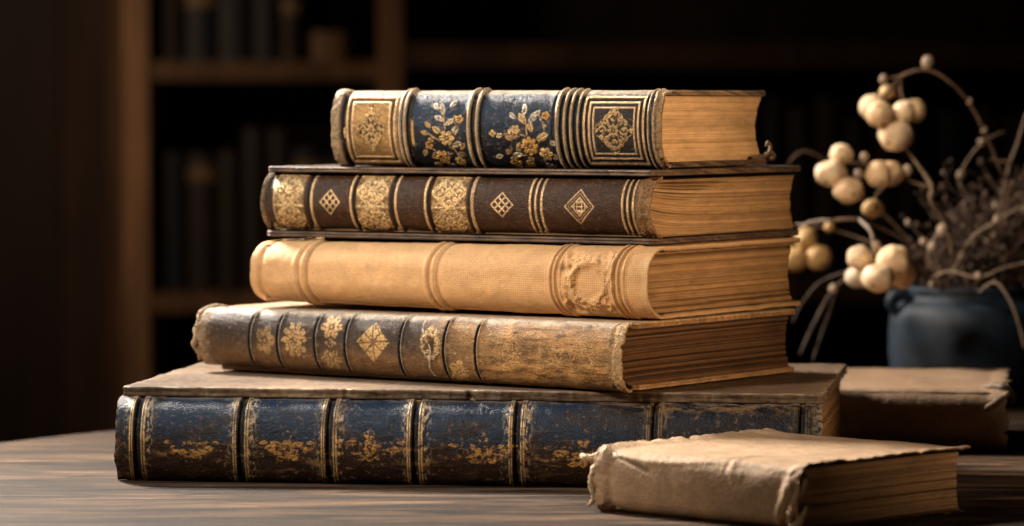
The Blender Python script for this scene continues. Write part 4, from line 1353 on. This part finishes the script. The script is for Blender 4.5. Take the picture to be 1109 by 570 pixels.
def jar_body():
    R = 0.0575
    prof = [(0.0, 0.0), (0.030, 0.0), (0.044, 0.001), (0.050, 0.006), (0.0555, 0.020), (R, 0.040), (R, 0.060), (0.0565, 0.068), (0.053, 0.0735), (0.049, 0.0765),
            (0.045, 0.0785), (0.0435, 0.081), (0.0435, 0.0845), (0.0445, 0.0870), (0.0435, 0.0885), (0.0415, 0.0880), (0.0405, 0.084), (0.041, 0.079), (0.045, 0.072),
            (0.050, 0.060), (0.050, 0.030), (0.040, 0.008), (0.0, 0.006)]
    n, m = 72, len(prof)
    V = []
    for i in range(n):
        t = 2 * math.pi * i / n
        for (r, z) in prof:
            k = 1 + 0.006 * math.sin(2 * t + z * 60)
            V.append((r * k * math.cos(t), r * k * math.sin(t), z))
    V = np.array(V)
    return make('jar_body', V, quads(n, m, 0, True, False), M_jar, jar, np.ones((len(V), 3)) * 0.1, np.ones((len(V), 3)) * 0.5)


jar_body()
g = Geo()
g.tube([(-0.053, -0.012, 0.069), (-0.058, -0.014, 0.076), (-0.055, -0.014, 0.0825), (-0.048, -0.012, 0.083), (-0.044, -0.010, 0.0775)],
       [0.0035, 0.004, 0.0042, 0.004, 0.0035], 12, 6)
g.build('lug', M_jar, jar)
JAR_MOUTH = Vector((JX, JY, 0.088))

# ------------------------------------------------------------------ dry berry branches
BARK = (0.16, 0.10, 0.065)
PALE = (0.34, 0.25, 0.18)
IVORY = (0.74, 0.52, 0.30)
IVORY2 = (0.79, 0.60, 0.39)
OCHRE = (0.62, 0.40, 0.17)


def pxr(r, d):
    return r * d / FPX


def branch(name, label, stems, berries, buds=(), cat='branch', group=None):
    """stems: list of (points [(px, py, depth)], radii px, colour); berries: (px, py, r px, depth, colour)"""
    base = P(*stems[0][0][0])
    root = thing(name, base, 0, label, cat, group)
    g = Geo()
    for i, (pts, rad, col) in enumerate(stems):
        W3 = [P(*p) - base for p in pts]
        g.tube(W3, [pxr(r * 0.66, pts[0][2]) for r in rad], 8, 6, col, 0.45, i + 3)
    for (px, py, r, d) in buds:
        g.ball(P(px, py, d) - base, pxr(r, d), 12, 8, PALE, (1, 1, 1.15), int(px), 0.15)
    g.build('stem', M_twig, root, True, 0.7)
    for k, (px, py, r, d, col) in enumerate(berries):
        g = Geo()
        c = P(px, py, d) - base
        g.ball(c, pxr(r, d), 40, 24, col, (1 + 0.08 * math.sin(px), 1, 0.94 + 0.07 * math.sin(py)), int(px * 3 + k), 0.09)
        o = g.build('berry', M_berry, root, True, 0.55)
        g2 = Geo()
        dv = Vector((random.uniform(-0.5, 0.5), -0.6, random.uniform(-0.7, -0.1))).normalized()
        g2.ball(c + dv * pxr(r, d) * 0.93, pxr(r * 0.13, d), 10, 6, (0.10, 0.055, 0.03), (1, 1, 1), k, 0.2)
        g2.build('navel', M_twig, o, True, 0.8)
    return root


mouth = lambda dx, d=JD: (1046 + dx, 318, d)
branch('berry_branch', 'tall arching berry branch with the topmost cluster of ivory berries',
       [([mouth(20), (1092, 215, 2.72), (1082, 180, 2.70), (1066, 142, 2.68), (1050, 112, 2.67), (1030, 90, 2.66), (1004, 76, 2.66), (978, 82, 2.66), (963, 97, 2.66)],
         [2.6, 2.6, 2.6, 2.6, 2.5, 2.4, 2.6, 2.8, 2.2], BARK),
        ([(1002, 77, 2.66), (1006, 70, 2.66)], [2, 2.2], BARK), ([(980, 82, 2.66), (966, 84, 2.66), (958, 86, 2.66)], [1.6, 1.4, 1.2], BARK),
        ([(975, 84, 2.66), (976, 100, 2.66), (980, 112, 2.66)], [2.4, 2.2, 2.0], BARK), ([(970, 90, 2.66), (957, 104, 2.66), (950, 112, 2.66)], [3.2, 3.2, 2.4], BARK),
        ([(973, 95, 2.665), (970, 120, 2.675), (970, 134, 2.67)], [2, 1.8, 1.8], BARK)],
       [(945, 116, 14.5, 2.665, IVORY2), (953, 124, 16.5, 2.65, IVORY), (979, 122, 13.5, 2.655, IVORY2), (991, 120, 13, 2.66, IVORY), (970, 146, 17.5, 2.655, IVORY2),
        (961, 100, 9, 2.67, OCHRE)],
       [(1005, 68, 7, 2.66), (957, 86, 5, 2.66), (1050, 110, 3.5, 2.67), (1066, 141, 3.4, 2.68)])
branch('berry_branch', 'middle berry branch with two loose clusters of ivory berries beside the second book',
       [([mouth(-8), (1030, 262, 2.70), (1022, 238, 2.68), (1008, 216, 2.66), (1009, 202, 2.66), (995, 180, 2.66), (978, 158, 2.66)], [3.2, 3.2, 4.0, 4.2, 3.4, 2.2, 1.8], PALE),
        ([(1009, 203, 2.66), (985, 196, 2.665), (962, 178, 2.67), (940, 178, 2.67), (920, 176, 2.67)], [2.0, 2.2, 2.2, 2.2, 1.6], BARK),
        ([(962, 178, 2.67), (940, 190, 2.675), (925, 196, 2.67)], [1.8, 1.6, 1.5], BARK), ([(975, 190, 2.67), (955, 205, 2.675), (946, 216, 2.67)], [1.8, 1.8, 1.6], BARK)],
       [(911, 167, 12.5, 2.66, IVORY2), (900, 188, 16, 2.65, IVORY2), (919, 206, 16, 2.645, IVORY), (952, 189, 15, 2.655, IVORY), (963, 188, 15, 2.66, IVORY),
        (945, 226, 11, 2.67, OCHRE)],
       [(983, 185, 5.5, 2.66), (936, 170, 4.5, 2.67), (930, 188, 5, 2.67)])
branch('berry_branch', 'low berry branch on a pale bent stem with a hanging cluster of five berries',
       [([mouth(-18), (1000, 290, 2.68), (980, 262, 2.66), (955, 248, 2.65), (930, 238, 2.62), (900, 239, 2.62), (875, 243, 2.62), (862, 243, 2.63)], [2, 2, 2, 2.2, 2.6, 2.8, 2.4, 1.5], BARK),
        ([(930, 238, 2.62), (942, 249, 2.61), (946, 264, 2.61), (947, 275, 2.61)], [3.0, 2.8, 2.6, 2.4], (0.42, 0.35, 0.30)),
        ([(900, 239, 2.62), (880, 240, 2.62), (866, 246, 2.62)], [2.8, 2.4, 1.5], (0.42, 0.35, 0.30))],
       [(931, 279, 13.5, 2.615, IVORY2), (930, 300, 14.5, 2.625, (0.55, 0.45, 0.33)), (951, 301, 17, 2.59, IVORY2), (969, 284, 18.5, 2.60, IVORY), (977, 297, 16, 2.615, IVORY)],
       [(949, 266, 5, 2.61), (955, 272, 4, 2.61)])
branch('berry_branch', 'ochre three lobed berry pod on a thin arching stem close behind the books',
       [([mouth(-24), (985, 285, 2.72), (940, 262, 2.74), (905, 250, 2.75), (885, 246, 2.75), (876, 252, 2.75)], [2, 2, 1.8, 1.8, 1.8, 2], BARK)],
       [(861, 281, 15.5, 2.74, OCHRE), (886, 279, 14.5, 2.74, OCHRE), (873, 259, 12.5, 2.745, OCHRE), (898, 246, 6, 2.75, OCHRE)])
branch('berry_branch', 'thin bare arc of dry stem behind the second book with a curled tip',
       [([mouth(-12), (1000, 278, 2.78), (960, 235, 2.78), (915, 200, 2.78), (893, 174, 2.78), (872, 164, 2.78), (858, 172, 2.78), (853, 182, 2.78)],
         [2, 2, 2, 2, 2.2, 2.2, 1.8, 1.2], BARK)], [])
branch('berry_branch', 'bare grey twig drooping low to the left beside the worn brown book',
       [([mouth(-22), (985, 290, 2.70), (940, 290, 2.70), (905, 312, 2.70), (885, 345, 2.70), (866, 385, 2.70)], [2.2, 2.5, 3.0, 3.4, 3.2, 2.4], (0.06, 0.04, 0.028)),
        ([(905, 312, 2.70), (898, 340, 2.70), (888, 368, 2.70), (880, 392, 2.70)], [2.2, 2.6, 2.4, 1.6], (0.06, 0.04, 0.028)),
        ([(925, 292, 2.70), (890, 305, 2.71), (868, 330, 2.72), (858, 350, 2.72)], [2.2, 2.4, 2.2, 1.6], (0.06, 0.04, 0.028))], [], [(903, 313, 5, 2.70)])

for lb, pts, rad, bd in (
    ('pale dry twig reaching out level to the right over the blue jar', [(1010, 300, 2.68), (1030, 294, 2.67), (1060, 301, 2.66), (1085, 291, 2.66), (1118, 283, 2.66)], [1.8, 2.4, 2.6, 2.2, 1.6], [(1060, 299, 4, 2.66)]),
    ('pale forked dry twig rising to the right above the level one', [(1030, 300, 2.70), (1052, 258, 2.69), (1080, 240, 2.69), (1098, 228, 2.69), (1120, 218, 2.69)], [2.0, 2.4, 2.4, 2.0, 1.4], [(1080, 238, 4.5, 2.69)]),
    ('dark dry twig drooping down in front of the blue jar', [(1060, 316, 2.69), (1078, 306, 2.66), (1094, 326, 2.65), (1103, 350, 2.65), (1110, 378, 2.65)], [1.8, 2.0, 2.2, 2.0, 1.4], []),
    ('crooked dry twig with pale buds standing up behind the jar mouth', [(1050, 312, 2.74), (1034, 262, 2.75), (1046, 222, 2.75), (1040, 190, 2.75), (1062, 156, 2.75), (1088, 142, 2.75)], [2.2, 2.2, 2.0, 1.9, 1.6, 1.2], [(1040, 190, 4.5, 2.75), (1063, 154, 4, 2.75), (1046, 222, 4, 2.75)]),
    ('short bent twig with an oval pale bud left in the jar bunch', [(1020, 316, 2.69), (1006, 276, 2.68), (1014, 256, 2.68), (1022, 246, 2.68)], [2.0, 2.2, 2.2, 2.0], [(1021, 250, 6.5, 2.675), (1010, 268, 5, 2.675), (1000, 262, 4, 2.68)])):
    branch('dry_twig', lb, [(pts, [r * 0.95 for r in rad], (0.24, 0.17, 0.115))], [], bd, 'twig')

# ------------------------------------------------------------------ tangle of thin dry twigs in the jar
rnd = random.Random(21)


def twig(i, tip, d, r0, col, nb, wild=1.0):
    a = math.pi * 2 * rnd.random()
    q = rnd.uniform(0.006, 0.034)
    st = JAR_MOUTH + Vector((q * math.cos(a), q * math.sin(a), -0.03))
    end = P(tip[0], tip[1], d)
    mid0 = JAR_MOUTH + Vector((q * 1.1 * math.cos(a), q * 1.1 * math.sin(a), 0.006))
    pts = [st, mid0]
    n = 5
    arch = rnd.uniform(-0.004, 0.026) * wild
    for k in range(1, n + 1):
        t = k / n
        p = mid0.lerp(end, t)
        p += Vector((rnd.uniform(-1, 1), rnd.uniform(-1, 1), rnd.uniform(-0.7, 0.9))) * 0.0085 * math.sin(t * math.pi) * wild
        p.z += arch * math.sin(t * math.pi)
        pts.append(p)
    base = st.copy()
    g = Geo()
    rel = [p - base for p in pts]
    rad = [r0 * (1 - 0.6 * k / (len(pts) - 1)) for k in range(len(pts))]
    g.tube(rel, rad, 7, 4, col, 0.35, i)
    for b in range(nb):
        k = rnd.randint(2, len(rel) - 1)
        p = rel[k].lerp(rel[k - 1], rnd.random())
        dr = Vector((rnd.uniform(-1, 1), rnd.uniform(-0.8, 0.8), rnd.uniform(-0.5, 0.7))).normalized()
        ln = rnd.uniform(0.012, 0.042)
        qq = p + dr * ln * 0.5 + Vector((rnd.uniform(-0.004, 0.004), 0, rnd.uniform(-0.005, 0.006)))
        e = p + dr * ln
        g.tube([p, qq, e], [r0 * 0.65, r0 * 0.5, r0 * 0.3], 6, 4, col, 0.25, i * 9 + b)
        rb = rnd.uniform(0.0009, 0.0025)
        g.ball(e, rb, 10, 7, (0.40, 0.31, 0.23) if rnd.random() < 0.22 else (0.08, 0.05, 0.033), (1, 1, 1.3), i + b, 0.3)
    root = g.build('dry_twig', M_twig, None, True, 0.75)
    root.location = base
    return root


BIG = [((1112, 122), 2.70, 0.0023, (0.24, 0.17, 0.125), 2, 0.3, 'thickest straight twig leaning up to the right out of the jar')]
for k, (tip, d, r0, col, nb, wild, lb) in enumerate(BIG):
    tag(twig(k, tip, d, r0, col, nb, wild), lb, 'twig', 'dry twigs in the blue jar')
for i in range(64):
    u = rnd.random()
    px = 985 + 165 * u ** 0.8
    py = rnd.uniform(165, 312) + max(0, 1035 - px) * 0.9
    py = min(py, 322)
    d = JD + rnd.uniform(-0.075, 0.07)
    col = rnd.choice(((0.085, 0.05, 0.032), (0.06, 0.036, 0.024), (0.14, 0.09, 0.06), (0.075, 0.045, 0.03)))
    tag(twig(20 + i, (px, py), d, rnd.uniform(0.0006, 0.0014), col, rnd.randint(3, 6)),
        'thin dry brown twig with tiny buds in the tangle above the jar', 'twig', 'dry twigs in the blue jar')

# ------------------------------------------------------------------ the dark bookcase far behind
BD = 4.5
WOOD = (0.15, 0.085, 0.042)
bc = thing('bookcase', (P(420, 200, BD).x, BD + 0.13, -0.9), 0, 'tall dark wooden bookcase in the shadow far behind the books', 'bookcase')
bo = bc.location.copy()


def rel_box(name, px0, px1, z0, z1, y0, y1, col, rough=0.55):
    g = Geo()
    x0, x1 = P(px0, 200, BD).x, P(px1, 200, BD).x
    g.box(x0 - bo.x, x1 - bo.x, y0 - bo.y, y1 - bo.y, z0 - bo.z, z1 - bo.z, col)
    return g.build(name, M_shelfwood, bc, False, rough)


ZB, ZT = -0.899, 1.2
zpx = lambda py: P(500, py, BD).z
rel_box('upright', 133, 161, ZB, ZT, BD, BD + 0.27, (0.31, 0.18, 0.095))
rel_box('upright', 409, 436, ZB, ZT, BD + 0.002, BD + 0.27, (0.22, 0.128, 0.068))
rel_box('upright', 1230, 1258, ZB, ZT, BD, BD + 0.27, WOOD)
rel_box('back_panel', 133, 1258, ZB, ZT, BD + 0.271, BD + 0.285, (0.02, 0.013, 0.010))
SH = []
for (a, b, py, th) in ((161.5, 408.5, 66, 0.024), (161.5, 408.5, 318, 0.024), (436.5, 1229.5, 47, 0.030), (436.5, 1229.5, 300, 0.030), (161.5, 408.5, -190, 0.024), (436.5, 1229.5, -190, 0.03)):
    zt = zpx(py)
    rel_box('shelf', a, b, zt - th, zt, BD + 0.008, BD + 0.268, WOOD if a < 300 else (0.085, 0.048, 0.026))  # right bay shelves coloured darker to look dimly lit
    SH.append((a, b, zt))

# door-like wooden boards left of the bookcase
wd = thing('wooden_door', (P(20, 200, BD).x, BD + 0.2, -0.9), 0, 'dark brown plank door standing left of the bookcase in shadow', 'door')
for k, (a, b, c, yy) in enumerate(((-160, -52, (0.022, 0.012, 0.007), 0.16), (-51, 48, (0.024, 0.013, 0.008), 0.155), (49, 108, (0.046, 0.023, 0.012), 0.16), (109, 131, (0.10, 0.052, 0.026), 0.10))):
    g = Geo()
    x0, x1 = P(a, 200, BD).x - wd.location.x, P(b, 200, BD).x - wd.location.x
    g.box(x0, x1, yy - 0.2, yy - 0.16, 0.001, 2.1, c)
    g.build('door_plank' if k < 3 else 'door_frame', M_shelfwood, wd, False, 0.6)


def shelf_book(px0, px1, h, z, col, label, band=None, tilt=0, depth=0.17):
    x0, x1 = P(px0, 200, BD).x, P(px1, 200, BD).x
    root = thing('shelf_book', ((x0 + x1) / 2, BD + 0.05 + depth / 2, z + 0.0005), 0, label, 'book', 'books on the bookcase shelves')
    w2 = (x1 - x0) / 2
    g = Geo()
    # rounded spine and two boards round a paper block
    n = 9
    prof = []
    for k in range(n):
        a = math.pi * k / (n - 1)
        prof.append((-w2 * math.cos(a), -depth / 2 - 0.006 * math.sin(a)))
    prof += [(w2, depth / 2), (w2 - 0.002, depth / 2), (w2 - 0.002, -depth / 2 + 0.004), (-w2 + 0.002, -depth / 2 + 0.004), (-w2 + 0.002, depth / 2), (-w2, depth / 2)]
    m = len(prof)
    V = [(x, y, zz) for (x, y) in prof for zz in (0, h)]
    Q = [((k * 2), ((k + 1) % m) * 2, ((k + 1) % m) * 2 + 1, k * 2 + 1) for k in range(m)]
    g.add(V, Q, [[k * 2 for k in range(m)][::-1], [k * 2 + 1 for k in range(m)]], col)
    g.build('cover', M_plain, root, False, 0.5)
    g = Geo()
    g.box(-w2 + 0.0022, w2 - 0.0022, -depth / 2 + 0.0045, depth / 2 - 0.004, 0.002, h - 0.004, (0.30, 0.22, 0.13))
    g.build('page_block', M_plain, root, False, 0.8)
    if band:
        g = Geo()
        for (f0, f1) in band:
            V = []
            for k in range(n):
                a = math.pi * k / (n - 1)
                for zz in (f0 * h, f1 * h):
                    V.append((-w2 * 0.98 * math.cos(a), -depth / 2 - 0.0068 * math.sin(a) - 0.0002, zz))
            g.add(V, [(k * 2, (k + 1) * 2, (k + 1) * 2 + 1, k * 2 + 1) for k in range(n - 1)], None, (0.20, 0.13, 0.06))
        g.build('gilt_label', M_plain, root, False, 0.4)
    return root


rs = random.Random(5)
NAVYB = (0.005, 0.008, 0.017)
for row, (a, b, zt, top) in enumerate(((163, 330, SH[0][2], -150), (163, 405, SH[1][2], 138))):
    x = a
    while x < b - 12:
        wpx = rs.uniform(22, 38)
        if x + wpx > b: break
        hh = (0.19 if row else 0.21) + rs.uniform(-0.025, 0.012)
        gilt = rs.random() < 0.45
        c = NAVYB if rs.random() < 0.6 else (0.014, 0.008, 0.006)
        if row == 0:
            lb = 'dark book with gilt spine label in the upper shelf row' if gilt else 'plain dark book in the upper shelf row of the bookcase'
        else:
            lb = 'dark book with gilt spine label in the lower shelf row' if gilt else 'plain dark book in the lower shelf row of the bookcase'
        shelf_book(x, x + wpx, hh, zt, c, lb, ((0.30, 0.38),) if gilt and row == 0 else (((0.80, 0.90),) if gilt else None))
        x += wpx + 1.5
shelf_book(334, 372, 0.036, SH[0][2], (0.16, 0.09, 0.04), 'small brown box-like book lying near the right post of the upper shelf')
x = 470
while x < 1200:
    wpx = rs.uniform(24, 42)
    shelf_book(x, x + wpx, 0.21 + rs.uniform(-0.03, 0.01), SH[3][2], NAVYB if rs.random() < 0.5 else (0.02, 0.012, 0.009), 'dark book in the wide right bay of the bookcase', None)
    x += wpx + 1.5
